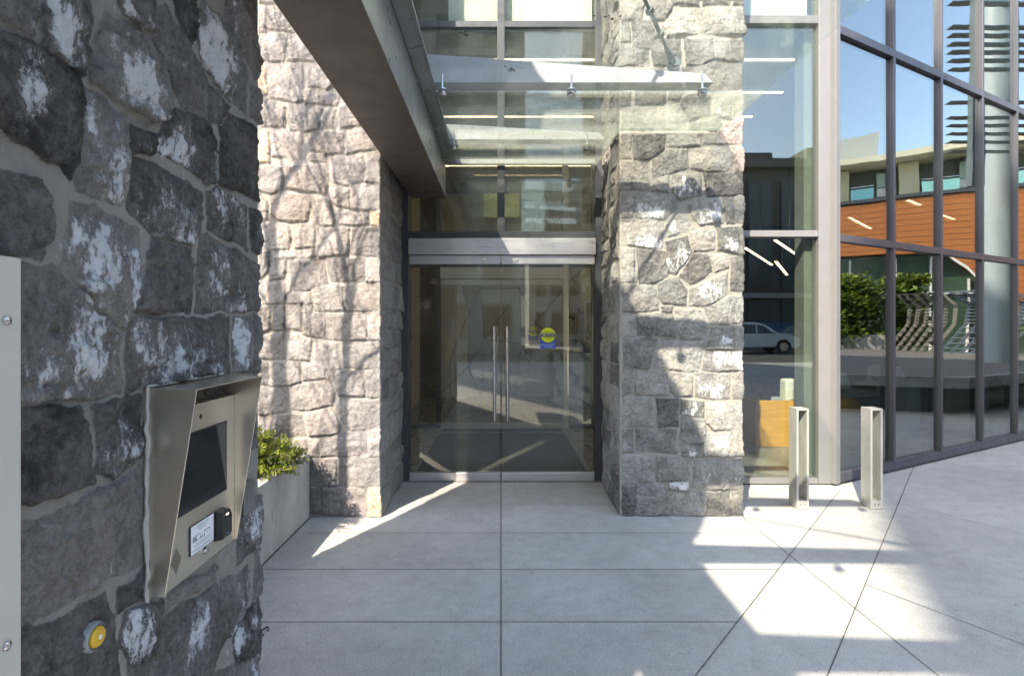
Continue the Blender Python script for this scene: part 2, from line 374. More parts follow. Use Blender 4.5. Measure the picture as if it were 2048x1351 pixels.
# ---------------------------------------------------------------- objects
COL = scene.collection
def link(o, parent=None):
    COL.objects.link(o)
    if parent is not None: o.parent = parent
    return o
def tag(o, label=None, cat=None, group=None, kind=None):
    if label: o['label'] = label
    if cat: o['category'] = cat
    if group: o['group'] = group
    if kind: o['kind'] = kind
    return o
def thing(name, label, cat, loc=(0, 0, 0), rz=0.0, group=None):
    o = bpy.data.objects.new(name, None); o.empty_display_size = 0.1; link(o)
    o.location = loc; o.rotation_euler = (0, 0, rz)
    return tag(o, label, cat, group)
class MB:
    def __init__(s): s.v = []; s.f = []; s.m = []; s.mi = 0
    def add(s, vs, fs):
        n = len(s.v); s.v += [tuple(v) for v in vs]
        for f in fs: s.f.append(tuple(n+i for i in f)); s.m.append(s.mi)
        return s
    def box(s, x0, x1, y0, y1, z0, z1):
        return s.add([(x0,y0,z0),(x1,y0,z0),(x1,y1,z0),(x0,y1,z0),(x0,y0,z1),(x1,y0,z1),(x1,y1,z1),(x0,y1,z1)],
                     [(0,3,2,1),(4,5,6,7),(0,1,5,4),(1,2,6,5),(2,3,7,6),(3,0,4,7)])
    def prism(s, poly, a, b, axis='z'):
        n = len(poly)
        def P(p, h): return (p[0], p[1], h) if axis == 'z' else (p[0], h, p[1]) if axis == 'y' else (h, p[0], p[1])
        return s.add([P(p, a) for p in poly]+[P(p, b) for p in poly],
                     [tuple(range(n-1, -1, -1)), tuple(range(n, 2*n))]+[(i, (i+1) % n, n+(i+1) % n, n+i) for i in range(n)])
    def tube(s, pts, r, seg=12, cap=True):
        pts = [Vector(p) for p in pts]; rs = r if hasattr(r, '__len__') else [r]*len(pts)
        up = Vector((0, 0, 1)); rings = []
        for i, p in enumerate(pts):
            d = (pts[min(i+1, len(pts)-1)]-pts[max(i-1, 0)]).normalized()
            a = d.cross(up if abs(d.z) < 0.95 else Vector((1, 0, 0))).normalized(); b = d.cross(a)
            rings.append([p+rs[i]*(math.cos(t*2*PI/seg)*a+math.sin(t*2*PI/seg)*b) for t in range(seg)])
        fs = [(i*seg+j, i*seg+(j+1) % seg, (i+1)*seg+(j+1) % seg, (i+1)*seg+j) for i in range(len(pts)-1) for j in range(seg)]
        if cap: fs += [tuple(range(seg-1, -1, -1)), tuple(range((len(pts)-1)*seg, len(pts)*seg))]
        return s.add([v for q in rings for v in q], fs)
    def lathe(s, prof, c=(0, 0, 0), axis=(0, 0, 1), seg=24):
        q = Vector((0, 0, 1)).rotation_difference(Vector(axis)); c = Vector(c)
        vs = [c+q @ Vector((r*math.cos(t*2*PI/seg), r*math.sin(t*2*PI/seg), z)) for r, z in prof for t in range(seg)]
        fs = [(i*seg+j, i*seg+(j+1) % seg, (i+1)*seg+(j+1) % seg, (i+1)*seg+j) for i in range(len(prof)-1) for j in range(seg)]
        return s.add(vs, fs)
    def build(s, name, mats, parent=None, bevel=0.0, smooth=False, seg=2):
        me = bpy.data.meshes.new(name); me.from_pydata(s.v, [], s.f)
        for m in (mats if isinstance(mats, (list, tuple)) else [mats]): me.materials.append(m)
        if any(s.m): me.polygons.foreach_set('material_index', s.m)
        bm = bmesh.new(); bm.from_mesh(me); bmesh.ops.recalc_face_normals(bm, faces=bm.faces); bm.to_mesh(me); bm.free()
        if smooth:
            me.polygons.foreach_set('use_smooth', [True]*len(me.polygons))
            me.set_sharp_from_angle(angle=math.radians(40))
        me.update()
        o = link(bpy.data.objects.new(name, me), parent)
        if bevel:
            b = o.modifiers.new('bevel', 'BEVEL'); b.width = bevel; b.segments = seg; b.limit_method = 'ANGLE'; b.angle_limit = math.radians(35)
            b.harden_normals = False
        return o
def copy_tree(o, parent=None):
    c = o.copy(); COL.objects.link(c); c.parent = parent
    for ch in list(o.children): copy_tree(ch, c)
    return c
def text(name, body, size, m, parent, loc, rot, depth=0.0006, align='CENTER', sx=1.0):
    cu = bpy.data.curves.new(name, 'FONT'); cu.body = body; cu.size = size; cu.extrude = depth
    cu.align_x = align; cu.align_y = 'CENTER'
    t = bpy.data.objects.new(name, cu); COL.objects.link(t)
    dg = bpy.context.evaluated_depsgraph_get(); me = bpy.data.meshes.new_from_object(t.evaluated_get(dg))
    bpy.data.objects.remove(t, do_unlink=True); me.materials.clear(); me.materials.append(m)
    o = link(bpy.data.objects.new(name, me), parent); o.location = loc; o.rotation_euler = rot; o.scale = (sx, 1, 1)
    return o

# ---------------------------------------------------------------- numpy noise and masonry
def _hash(ix, iy, seed):
    h = (ix.astype(np.int64)*374761393 + iy.astype(np.int64)*668265263 + seed*2147483647) & 0xffffffff
    h = ((h ^ (h >> 13))*1274126177) & 0xffffffff
    return ((h ^ (h >> 16)) & 0xffff)/65535.0
def vnoise(x, y, seed=0):
    ix = np.floor(x); iy = np.floor(y); fx = x-ix; fy = y-iy
    fx = fx*fx*fx*(fx*(fx*6-15)+10); fy = fy*fy*fy*(fy*(fy*6-15)+10)
    a = _hash(ix, iy, seed); b = _hash(ix+1, iy, seed); c = _hash(ix, iy+1, seed); d = _hash(ix+1, iy+1, seed)
    return (a*(1-fx)+b*fx)*(1-fy)+(c*(1-fx)+d*fx)*fy
def fbm(x, y, f, octv=5, seed=0, gain=0.5):
    t = 0; a = 1.0; s = 0
    for i in range(octv):
        t = t+a*(vnoise(x*f+i*17.3, y*f+i*9.1, seed+i)-0.5); s += a; a *= gain; f *= 2.03
    return t/s*2
def ridge(x, y, f, octv=4, seed=0):
    t = 0; a = 1.0; s = 0
    for i in range(octv):
        t = t+a*(1-np.abs(2*vnoise(x*f+i*5.7, y*f+i*3.3, seed+i)-1)); s += a; a *= 0.5; f *= 2.1
    return t/s
def parse(txt, du=0.0):
    out = []
    for ln in txt.strip().splitlines():
        q = [int(a) for a in ln.split()]
        out.append((q[0], [(q[i]/1000+du, q[i+1]/1000) for i in range(1, len(q), 2)]))
    return out
def courses(u0, u1, z0, z1, seed, eff=0.0, hmin=0.15, hmax=0.28, wmin=0.2, wmax=0.46, gap=0.012):
    R = random.Random(seed); out = []; z = z0
    while z < z1-0.02:
        h = min(R.uniform(hmin, hmax), z1-z)
        if z1-z-h < hmin*0.7: h = z1-z
        u = u0-R.uniform(0, wmin*0.6) if u0 < u1-1.2 else u0
        while u < u1-0.02:
            w = R.uniform(wmin, wmax)
            if u1-u-w < wmin*0.7: w = u1-u
            j = lambda: R.uniform(-0.014, 0.014)
            a, b, c, d = max(u, u0)+gap, u+w-gap, z+gap, z+h-gap
            if b-a > 0.05:
                if R.random() < 0.2 and h > 0.2:
                    k = c+(d-c)*R.uniform(0.4, 0.6); s = j()*2
                    out.append((0, [(a+j(), c+j()), (b+j(), c+j()), (b+j(), k-gap+s), (a+j(), k-gap-s)]))
                    out.append((0, [(a+j(), k+gap-s), (b+j(), k+gap+s), (b+j(), d+j()), (a+j(), d+j())]))
                else:
                    e = 1 if R.random() < eff else 0
                    p = [(a+j(), c+j()), ((a+b)/2+j(), c+j()), (b+j(), c+j()), (b+j(), d+j()), ((a+b)/2+j(), d+j()*1.5), (a+j(), d+j())]
                    out.append((e, p))
            u += w
        z += h
    return out
def axis(*segs):
    a = []
    for s0, s1, st in segs:
        n = max(1, int(round((s1-s0)/st))); a += [s0+(s1-s0)*i/n for i in range(n)]
    a.append(segs[-1][1]); return np.array(a)
def masonry(name, path, us, zs, stones, m, seed=1, proud=0.022, closed=False, rough=1.0, warp=0.012, grow=0.004, film=0.0, corner=0.6, crisp=1.0, edge=0.009):
    pts = [np.array(p, float) for p in path]; nseg = len(pts)-1
    ln = [np.linalg.norm(pts[i+1]-pts[i]) for i in range(nseg)]; cum = np.concatenate([[0], np.cumsum(ln)])
    dirs = [(pts[i+1]-pts[i])/ln[i] for i in range(nseg)]; nrm = [np.array([d[1], -d[0]]) for d in dirs]
    si = np.clip(np.searchsorted(cum, us, side='right')-1, 0, nseg-1)
    base = np.array([pts[s]+dirs[s]*(u-cum[s]) for s, u in zip(si, us)]); N = np.zeros((len(us), 2))
    for k, (s, u) in enumerate(zip(si, us)):
        n = nrm[s].copy(); r = 0.012; cs = 1.0
        for c in range(0, nseg+1):
            a, b = c-1, c
            if closed and c in (0, nseg): a, b = nseg-1, 0
            elif c in (0, nseg): continue
            d = u-cum[c]
            if abs(d) < r:
                t = (d/r+1)/2; n = nrm[a]*(1-t)+nrm[b]*t
                n = n/max(1e-6, np.linalg.norm(n))*(1+0.4*(1-abs(2*t-1)))
            if abs(d) < .07: cs = min(cs, corner+(1-corner)*(abs(d)/.07)**2)
        N[k] = n*cs
    U, Z = np.meshgrid(us, zs, indexing='ij')
    wu = U+fbm(U, Z, 9, 4, seed)*warp+fbm(U, Z, 60, 2, seed+40)*warp*0.25; wz = Z+fbm(U+31, Z+7, 9, 4, seed+3)*warp+fbm(U, Z, 60, 2, seed+44)*warp*0.25
    best = np.full(U.shape, -1.0); rnd = np.zeros(U.shape); eff = np.zeros(U.shape); tn = np.zeros(U.shape); H = np.zeros(U.shape)
    big = fbm(U, Z, 14, 5, seed+9, 0.55); fin = fbm(U, Z, 55, 4, seed+15, 0.6); rg = ridge(U, Z, 9, 4, seed+21)
    efn = fbm(U, Z*0.6, 11, 5, seed+30, 0.62)
    R = random.Random(seed*77+5)
    for e, poly in stones:
        P = np.array(poly); lo = P.min(0)-0.02; hi = P.max(0)+0.02
        i0, i1 = np.searchsorted(us, lo[0]), np.searchsorted(us, hi[0]); j0, j1 = np.searchsorted(zs, lo[1]), np.searchsorted(zs, hi[1])
        rv = R.random(); gs = [(R.uniform(-0.10, 0.10), R.uniform(-0.12, 0.08), R.uniform(0, 0.008)) for _ in range(5)]
        pr = proud*R.uniform(0.75, 1.25); cc = P.mean(0); tt = (R.uniform(-.2, .2), R.uniform(-.25, .05))
        if i1 <= i0 or j1 <= j0: continue
        x = wu[i0:i1, j0:j1]; y = wz[i0:i1, j0:j1]; dd = np.full(x.shape, 9.0); ins = np.zeros(x.shape, bool); n = len(P)
        for k in range(n):
            a = P[k]; b = P[(k+1) % n]; ab = b-a; L2 = max(1e-9, ab @ ab)
            t = np.clip(((x-a[0])*ab[0]+(y-a[1])*ab[1])/L2, 0, 1)
            dk = np.hypot(x-a[0]-t*ab[0], y-a[1]-t*ab[1])
            dd = -np.log(np.exp(-np.minimum(dd, 1)*220)+np.exp(-np.minimum(dk, 1)*220))/220 if k else dk
            c = ((a[1] > y) != (b[1] > y)) & (x < (b[0]-a[0])*(y-a[1])/((b[1]-a[1]) or 1e-9)+a[0]); ins ^= c
        d = np.where(ins, dd, -np.abs(dd))+grow
        size = max(0.08, min(hi-lo)); q = np.clip((d+0.001)/edge, 0, 1); q = q*(2-q)
        fac = np.minimum.reduce([o+gx*(x-cc[0])+gz*(y-cc[1]) for gx, gz, o in gs])+0.006
        body = pr+fac*1.3+np.clip(d, 0, 0.05)*0.07+rough*(0.011*big[i0:i1, j0:j1]+0.004*crisp*fin[i0:i1, j0:j1]-0.010*crisp*np.clip(rg[i0:i1, j0:j1]-0.62, 0, 1)*2.2)
        ter = (big[i0:i1, j0:j1]*2.2+rv*3+ (x*tt[0]+y*tt[1])*12); body = body+rough*0.006*(np.floor(ter)+np.clip((ter-np.floor(ter))*6, 0, 1)-ter)
        upd = d > best[i0:i1, j0:j1]; W = upd & (q > 0.001)
        sl = (slice(i0, i1), slice(j0, j1))
        best[sl] = np.where(upd, d, best[sl]); H[sl] = np.where(W, q*np.maximum(body, 0.004), H[sl])
        rnd[sl] = np.where(W, rv, rnd[sl]); tn[sl] = np.where(W, 0.75 if e == 2 else 0.0, tn[sl])
        if e == 1:
            ox, oz = R.uniform(-.22, .22), R.uniform(-.3, .12); es = R.choice((.45, .7, .85, .95)); ef = R.uniform(.55, 1.0)
            rr = np.hypot((x-cc[0]-ox*size)/(0.62*(hi[0]-lo[0])), (y-cc[1]-oz*size)/(0.62*(hi[1]-lo[1])))
            ev = np.clip(es-rr*ef+efn[sl]*1.05-0.35*np.clip(rg[sl]-.6, 0, 1), 0, 1)*np.clip(d/0.010+.15, 0, 1)
            eff[sl] = np.where(W, ev, eff[sl])
        else: eff[sl] = np.where(W, 0, eff[sl])
    mask = np.clip((best+0.004)/0.012, 0, 1)
    eff = np.maximum(eff, (1-mask)*film*np.clip(efn*1.6-.1+big*.5, 0, .62))
    H = H+(1-mask)*(0.004+0.003*fbm(U, Z, 22, 4, seed+60))
    X = base[:, 0][:, None]+N[:, 0][:, None]*H; Y = base[:, 1][:, None]+N[:, 1][:, None]*H
    V = np.stack([X, Y, Z], -1).reshape(-1, 3); nu, nz = U.shape
    I = np.arange(nu*nz).reshape(nu, nz)
    F = np.stack([I[:-1, :-1], I[1:, :-1], I[1:, 1:], I[:-1, 1:]], -1).reshape(-1, 4)
    capv = [(p[0], p[1], zs[-1]) for p in pts[:-1 if closed else None]]
    nv = len(V)+len(capv); me = bpy.data.meshes.new(name)
    me.vertices.add(nv); me.vertices.foreach_set('co', np.concatenate([V, np.array(capv)]).ravel())
    nf = len(F); cap = np.arange(len(V), nv)
    me.loops.add(nf*4+len(cap)); me.loops.foreach_set('vertex_index', np.concatenate([F.ravel(), cap]))
    me.polygons.add(nf+1); me.polygons.foreach_set('loop_start', np.concatenate([np.arange(nf)*4, [nf*4]]))
    me.polygons.foreach_set('use_smooth', np.ones(nf+1, bool))
    me.update(calc_edges=True); me.validate()
    at = me.attributes.new('masonry', 'FLOAT_COLOR', 'POINT')
    C = np.concatenate([np.stack([mask, rnd, eff, tn], -1).reshape(-1, 4), np.zeros((len(capv), 4))])
    at.data.foreach_set('color', C.ravel().astype(np.float32))
    me.materials.append(m); return link(bpy.data.objects.new(name, me))
# ---------------------------------------------------------------- palette
M = {}
M['wall_stone'] = stone_mat('warm_grey_stone', (0.17, 0.163, 0.162), (0.37, 0.355, 0.35), (0.42, 0.40, 0.375), (0.62, 0.50, 0.36), (0.8, 0.8, 0.8))
M['pillar_stone'] = stone_mat('grey_stone', (0.105, 0.107, 0.11), (0.41, 0.405, 0.385), (0.46, 0.44, 0.40), (0.42, 0.34, 0.32), (0.86, 0.86, 0.86))
M['pier_stone'] = stone_mat('dark_basalt', (0.045, 0.044, 0.044), (0.25, 0.245, 0.24), (0.40, 0.385, 0.36), (0.2, 0.15, 0.12), (0.72, 0.75, 0.78))
def concrete(name, col, speck=0.5, stain=0.25, green=0.0, slabs=False):
    m, nt, b = mat_base(name); v = coords(nt)
    big = noise(nt, v, 0.9, 5, 0.6); med = noise(nt, v, 9, 6, 0.65); fn = noise(nt, v, 160, 3, 0.6)
    c = ramp(nt, big, [(0.3, tuple(x*(1-stain*0.6) for x in col)), (0.7, tuple(min(1, x*(1+stain*0.3)) for x in col))])
    c = mix(nt, 1.0, c, ramp(nt, med, [(0.3, 0.9), (0.7, 1.06)]), 'MULTIPLY')
    c = mix(nt, speck, c, mix(nt, 1.0, c, ramp(nt, fn, [(0.34, 0.5), (0.5, 1.0), (0.72, 1.15)]), 'MULTIPLY'))
    pits = ramp(nt, noise(nt, v, 55, 2, 0.5), [(0.27, 0.4), (0.31, 1.0)])
    c = mix(nt, 0.8, c, mix(nt, 1.0, c, pits, 'MULTIPLY'))
    if slabs:
        sx = nd(nt, 'ShaderNodeSeparateXYZ'); nt.links.new(v, sx.inputs[0])
        row = mth(nt, 'FLOOR', mth(nt, 'DIVIDE', mth(nt, 'SUBTRACT', sx.outputs[1], 0.385), 0.608)); side = mth(nt, 'GREATER_THAN', sx.outputs[0], 0.0)
        lim = mth(nt, 'LESS_THAN', sx.outputs[0], mth(nt, 'ADD', 1.901, mth(nt, 'DIVIDE', mth(nt, 'SUBTRACT', sx.outputs[1], 3.651), 1.19)))
        wn_ = nd(nt, 'ShaderNodeTexWhiteNoise', noise_dimensions='2D'); cb_ = nd(nt, 'ShaderNodeCombineXYZ')
        nt.links.new(mth(nt, 'MULTIPLY', mth(nt, 'ADD', row, 40), lim), cb_.inputs[0]); nt.links.new(mth(nt, 'ADD', side, lim), cb_.inputs[1]); nt.links.new(cb_.outputs[0], wn_.inputs[0])
        c = mix(nt, 1.0, c, ramp(nt, wn_.outputs[0], [(0, 0.92), (1, 1.05)]), 'MULTIPLY')
        scf = ramp(nt, mth(nt, 'ABSOLUTE', mth(nt, 'SUBTRACT', noise(nt, v, 1.7, 10, 0.7), 0.5)), [(0.0, 0.90), (0.02, 1.0)])
        c = mix(nt, 1.0, c, scf, 'MULTIPLY')
    if green:
        vs = coords(nt, (1, 1, 0.25)); g = mth(nt, 'MULTIPLY', mth(nt, 'SUBTRACT', noise(nt, vs, 3.2, 6, 0.65), 0.55, True), 10*green, True)
        c = mix(nt, g, c, (0.17, 0.17, 0.07))
        vd = coords(nt, (3, 3, 0.9)); c = mix(nt, mth(nt, 'MULTIPLY', mth(nt, 'SUBTRACT', noise(nt, vd, 2, 6, 0.6), 0.48, True), 2.4, True), c, tuple(x*0.5 for x in col))
    nt.links.new(c, b.inputs['Base Color']); b.inputs['Roughness'].default_value = 0.8; b.inputs['Specular IOR Level'].default_value = 0.3
    bump(nt, b, mth(nt, 'ADD', fn, med), 0.25, 0.004); return m
M['paving'] = concrete('paving_concrete', (0.485, 0.472, 0.448), 0.7, 0.35, slabs=True)
M['planter'] = concrete('planter_concrete', (0.47, 0.46, 0.43), 0.4, 0.6, 1.0)
M['joint'] = surf('joint_grit', (0.085, 0.08, 0.075), 0.9)
M['asphalt'] = surf('asphalt', (0.055, 0.055, 0.057), 0.85, bmp=0.3, scale=2)
M['frame_dark'] = surf('dark_anodised_frame', (0.085, 0.087, 0.104), 0.38, 0.35, 0.08, 5, (1, 1, 0.2))
M['frame_door'] = surf('charcoal_frame', (0.07, 0.075, 0.088), 0.4, 0.3, 0.08, 5)
M['frame_light'] = surf('pale_metal_frame', (0.205, 0.205, 0.212), 0.42, 0.2, 0.05, 5)
M['silver'] = surf('brushed_silver', (0.60, 0.59, 0.62), 0.36, 0.75, 0.05, 3, (0.4, 1, 40))
M['silver_inner'] = surf('satin_inner_silver', (0.62, 0.62, 0.60), 0.45, 0.15, 0.04, 3)
M['steel_bronze'] = surf('brushed_bronze_steel', (0.84, 0.77, 0.65), 0.30, 0.92, 0.012, 4, (1, .3, 25), rvar=0.015)
M['steel'] = surf('polished_steel', (0.55, 0.55, 0.56), 0.18, 1.0, 0.05, 5)
M['beam_under'] = surf('brown_beam_paint', (0.092, 0.074, 0.064), 0.5, 0.0, 0.06, 3, bmp=0.05)
M['canopy_steel'] = surf('grey_canopy_steel', (0.34, 0.36, 0.36), 0.35, 0.4, 0.15, 4, bmp=0.05)
M['fin'] = surf('pale_fin_paint', (0.33, 0.355, 0.385), 0.5, 0.0, 0.12, 7)
M['rod'] = surf('weathered_rod', (0.16, 0.19, 0.19), 0.45, 0.6, 0.2, 20)
M['bollard'] = surf('grey_bollard_metal', (0.40, 0.40, 0.38), 0.5, 0.25, 0.2, 9, (1, 1, 0.5), bmp=0.06)
M['black'] = surf('black_plastic', (0.02, 0.02, 0.022), 0.4)
M['screen'] = surf('dark_screen', (0.018, 0.021, 0.024), 0.08, spec=0.7, rvar=0.03)
M['white'] = surf('white_paint', (0.72, 0.72, 0.70), 0.5, var=0.04)
M['plate'] = surf('pale_grey_enamel', (0.50, 0.49, 0.455), 0.4, 0.1, 0.05, 3)
M['label'] = surf('white_card', (0.74, 0.76, 0.80), 0.45, var=0.03)
M['ink'] = surf('black_ink', (0.03, 0.03, 0.035), 0.6)
M['ink_grey'] = surf('grey_print', (0.28, 0.29, 0.31), 0.6)
M['yellow'] = surf('yellow_plastic', (0.62, 0.37, 0.03), 0.4)
M['lime'] = surf('lime_sticker', (0.62, 0.70, 0.03), 0.45, var=0.03)
M['blue'] = surf('blue_sticker', (0.02, 0.10, 0.48), 0.45, var=0.03)
M['beige'] = surf('beige_wall', (0.64, 0.56, 0.41), 0.7, var=0.05, scale=2)
M['lobby_white'] = surf('lobby_panel', (0.78, 0.76, 0.66), 0.6, var=0.04, scale=2)
M['ceiling'] = surf('ceiling_paint', (0.5, 0.49, 0.46), 0.8, var=0.03)
M['dark_room'] = surf('dark_interior', (0.05, 0.05, 0.05), 0.8)
M['floor_in'] = surf('lobby_floor', (0.25, 0.24, 0.225), 0.32, var=0.1, scale=3)
M['mat'] = surf('ribbed_mat', (0.05, 0.048, 0.045), 0.9, var=0.2, scale=30, stretch=(1, 8, 1), bmp=0.5, bscale=40)
M['blind'] = surf('white_blind', (0.88, 0.88, 0.86), 0.8, var=0.03)
M['wood_orange'] = surf('honey_timber', (0.62, 0.30, 0.05), 0.5, var=0.22, scale=4, stretch=(1, 1, 9))
M['cushion'] = surf('pale_upholstery', (0.6, 0.58, 0.53), 0.9, var=0.05, bmp=0.2)
M['grey_seat'] = surf('grey_upholstery', (0.25, 0.27, 0.29), 0.9, var=0.08, bmp=0.2)
M['lamp'] = glow('warm_lamp', (1.0, 0.70, 0.48), 2.2)
M['brass'] = surf('brass_plate', (0.55, 0.50, 0.18), 0.35, 0.6)
M['g_door'] = glass('door_glass', (0.93, 0.955, 0.935), 0.075, dirt=0.02)
M['g_inner'] = glass('inner_glass', (0.96, 0.975, 0.965), 0.04)
M['g_upper'] = glass('upper_glass', (0.88, 0.92, 0.89), 0.07, dirt=0.05, wav=0.05)
M['g_window'] = glass('window_glass', (0.85, 0.90, 0.87), 0.10, wav=0.03)
M['g_facade'] = glass('coated_facade_glass', (0.55, 0.62, 0.62), 0.27, wav=0.10)
M['g_canopy'] = glass('greenish_canopy_glass', (0.955, 0.98, 0.968), 0.05, dirt=0.035, dirt_col=(0.50, 0.56, 0.50), dscale=2.2, streak=(1, 1.8, 1))
M['g_canopy_back'] = glass('stained_canopy_glass', (0.935, 0.97, 0.945), 0.06, dirt=0.26, dirt_col=(0.42, 0.45, 0.39), dscale=1.7, streak=(1, 2.6, 1))
M['g_canopy_front'] = glass('clean_canopy_glass', (0.965, 0.99, 0.975), 0.05, dirt=0.015, dirt_col=(0.5, 0.56, 0.5), dscale=2.2)
M['g_edge'] = surf('glass_edge', (0.03, 0.09, 0.07), 0.2)
# ---------------------------------------------------------------- ground
g = MB().add([(-300, -300, 0), (300, -300, 0), (300, 300, 0), (-300, 300, 0)], [(0, 1, 2, 3)]).build('ground', M['paving']); tag(g, kind='structure')
r = MB().add([(-200, -26.5, .004), (200, -26.5, .004), (200, -12.5, .004), (-200, -12.5, .004)], [(0, 1, 2, 3)]).build('road', M['asphalt']); tag(r, kind='structure')
J = MB()
def joint(a, b, w=0.004):
    a = Vector((*a, .003)); b = Vector((*b, .003)); d = (b-a).normalized(); n = Vector((-d.y, d.x, 0))*w/2
    J.add([a-n, b-n, b+n, a+n], [(0, 1, 2, 3)])
def Ay(x): return 3.651+(x-1.901)*1.19            # the diagonal joint that carries the cross joints' ends
for D in (0.99, 1.6, 2.21, 2.817, 3.425, 4.03): joint((-1.5 if D > 1 else -4, D), (min(1.9, 1.901+(D-3.651)/1.19), D))
joint((0, -6), (0, 5.32), 0.0052)
joint((1.9, 4.36), (1.873, 2.0)); joint((1.873, 2.0), (1.86, -4))
joint((3.13, Ay(3.13)), (-2.5, Ay(-2.5)), 0.005)
joint((5.35, 2.382+(5.35-1.401)*1.179), (-2.2, 2.382+(-2.2-1.401)*1.179), 0.0055)
joint((2.115, 3.23), (5.2, -2.2)); joint((3.37, 4.72), (7.3, -2.4)); joint((5.3, 4.6), (9.0, -2.0)); joint((6.9, 6.9), (9.9, 1.5))
tag(J.build('pavement_joint', M['joint']), kind='structure')

# ---------------------------------------------------------------- masonry
S = parse(STONES_WALL, 6.0)
S += courses(0, 4.05, 0, 7.0, 3) + courses(4.07, 5.047, 4.07, 7.0, 4) + courses(5.06, 6.08, 0, 7.0, 5, wmin=0.3, wmax=0.6)
wall = masonry('stone_wall', [(-6, 4.37), (-.953, 4.37), (-.965, 5.40)],
    axis((0, 4.0, .05), (4.0, 5.03, .008), (5.03, 5.065, .004), (5.065, 6.07, .012)),
    axis((0, 4.15, .008), (4.15, 7.0, .06)), S, M['wall_stone'], seed=11, proud=.015, rough=.9, edge=.007, warp=.012)
tag(wall, 'sunlit pale stone wall with branch shadows left of the glass doors', 'stone wall')
S = parse(STONES_PILLAR, 0.106+0.0)      # the front face starts where the reveal ends
US = 1.0515
S = [(e, [(u-0.106-0.944+US, z) for u, z in p]) for e, p in S]
S += courses(0, US-.012, 0, 6.6, 8, wmin=.3, wmax=.6) + courses(US, US+.965, 4.08, 6.6, 9) + courses(US+.975, US+1.9, 0, 6.6, 10)
pil = masonry('stone_pillar', [(.990, 5.45), (.944, 4.40), (1.909, 4.40), (1.909, 5.3)],
    axis((0, 1.03, .010), (1.03, 1.075, .004), (1.075, 2.0, .0065), (2.0, 2.04, .004), (2.04, 2.9, .02)),
    axis((0, 4.15, .0065), (4.15, 6.6, .06)), S, M['pillar_stone'], seed=23, proud=.012, rough=1.0, grow=.005)
tag(pil, 'grey stone pillar with white mineral crusts between doors and window', 'pillar')
S = parse(STONES_PIER, .44)
S += courses(0, 1.38, 0, 5.3, 12, .5) + courses(1.40, 2.49, 2.76, 5.3, 13, .5, .22, .34) + courses(1.36, 2.49, 0, .2, 14) + courses(2.52, 8.0, 0, 5.3, 15, .3)
pier = masonry('stone_pier', [(-.9, -.44), (-.9, 2.045), (-2.05, 2.045), (-2.05, -.44), (-.9, -.44)],
    axis((0, 1.28, .03), (1.28, 2.46, .0042), (2.46, 2.51, .0035), (2.51, 3.65, .03), (3.65, 7.27, .06)),
    axis((0, .18, .02), (.18, 2.78, .0045), (2.78, 5.3, .03)), S, M['pier_stone'], seed=31, proud=.011, closed=True, rough=1.0, grow=.007, edge=.012, film=.9, corner=.65, crisp=1.9, warp=.016)
tag(pier, 'dark stone pier with white crusts that carries the intercom', 'stone pier')
# ---------------------------------------------------------------- entrance storefront (door plane y = 5.35)
DY = 5.35
ent = thing("entrance_storefront", "charcoal metal frame with silver header around the front glass entrance doors", "door frame", (0, DY, 0))
fd = M['frame_door']
for x0, x1 in ((-.983, -.893), (.913, .990)):
    MB().box(x0, x1, 0, .14, 0, 7.2).build('jamb', fd, ent, .003)
MB().box(-.036, .036, .002, .12, 2.415, 7.2).build('mullion', fd, ent, .003)
MB().box(-.891, .911, .004, .13, 2.345, 2.413).build('transom', fd, ent, .003)
for x0, x1 in ((-.891, -.038), (.038, .911)):
    MB().box(x0, x1, .006, .13, 4.385, 4.445).build('transom', fd, ent, .003)
    MB().box(x0, x1, .05, .062, 2.415, 4.383).build('pane', M['g_upper'], ent)
    MB().box(x0, x1, .05, .062, 4.447, 7.2).build('pane', M['g_upper'], ent)
MB().box(-.889, .909, -.035, .11, 2.186, 2.343).build('header_cover', M['silver'], ent, .004)
for x0, x1, s in ((-.885, -.004, -1), (.004, .903, 1)):
    lab = ('left glass entrance door leaf with silver rails and long bar handle' if s < 0 else
           'right glass entrance door leaf bearing the larger caution sticker')
    d = thing('glass_door', lab, 'glass door', (0, DY, 0), 0, 'front pair of entrance doors')
    MB().box(x0, x1, -.002, .042, 2.098, 2.180).build('top_rail', M['silver'], d, .003)
    MB().box(x0, x1, -.002, .042, .012, .090).build('bottom_rail', M['silver'], d, .003)
    MB().box(x0+.002, x1-.002, .014, .026, .090, 2.098).build('pane', M['g_door'], d)
    MB().lathe([(0, 0), (.010, 0), (.010, .006), (.004, .008), (0, .008)], (s*.158, -.002, 2.14), (0, -1, 0), 16).build('lock_cylinder', M['steel'], d, smooth=True)
    for y, hz in ((-.062, 'pull_handle'), (.102, 'pull_handle')):
        hb = MB(); x = s*.062
        hb.tube([(x, y, .60), (x, y, 1.50)], .0165, 16)
        for z in (.72, 1.38): hb.tube([(x, y, z), (x, .014 if y < 0 else .026, z)], .008, 10)
        hb.build(hz, M['steel'] if y < 0 else M['silver'], d, smooth=True)
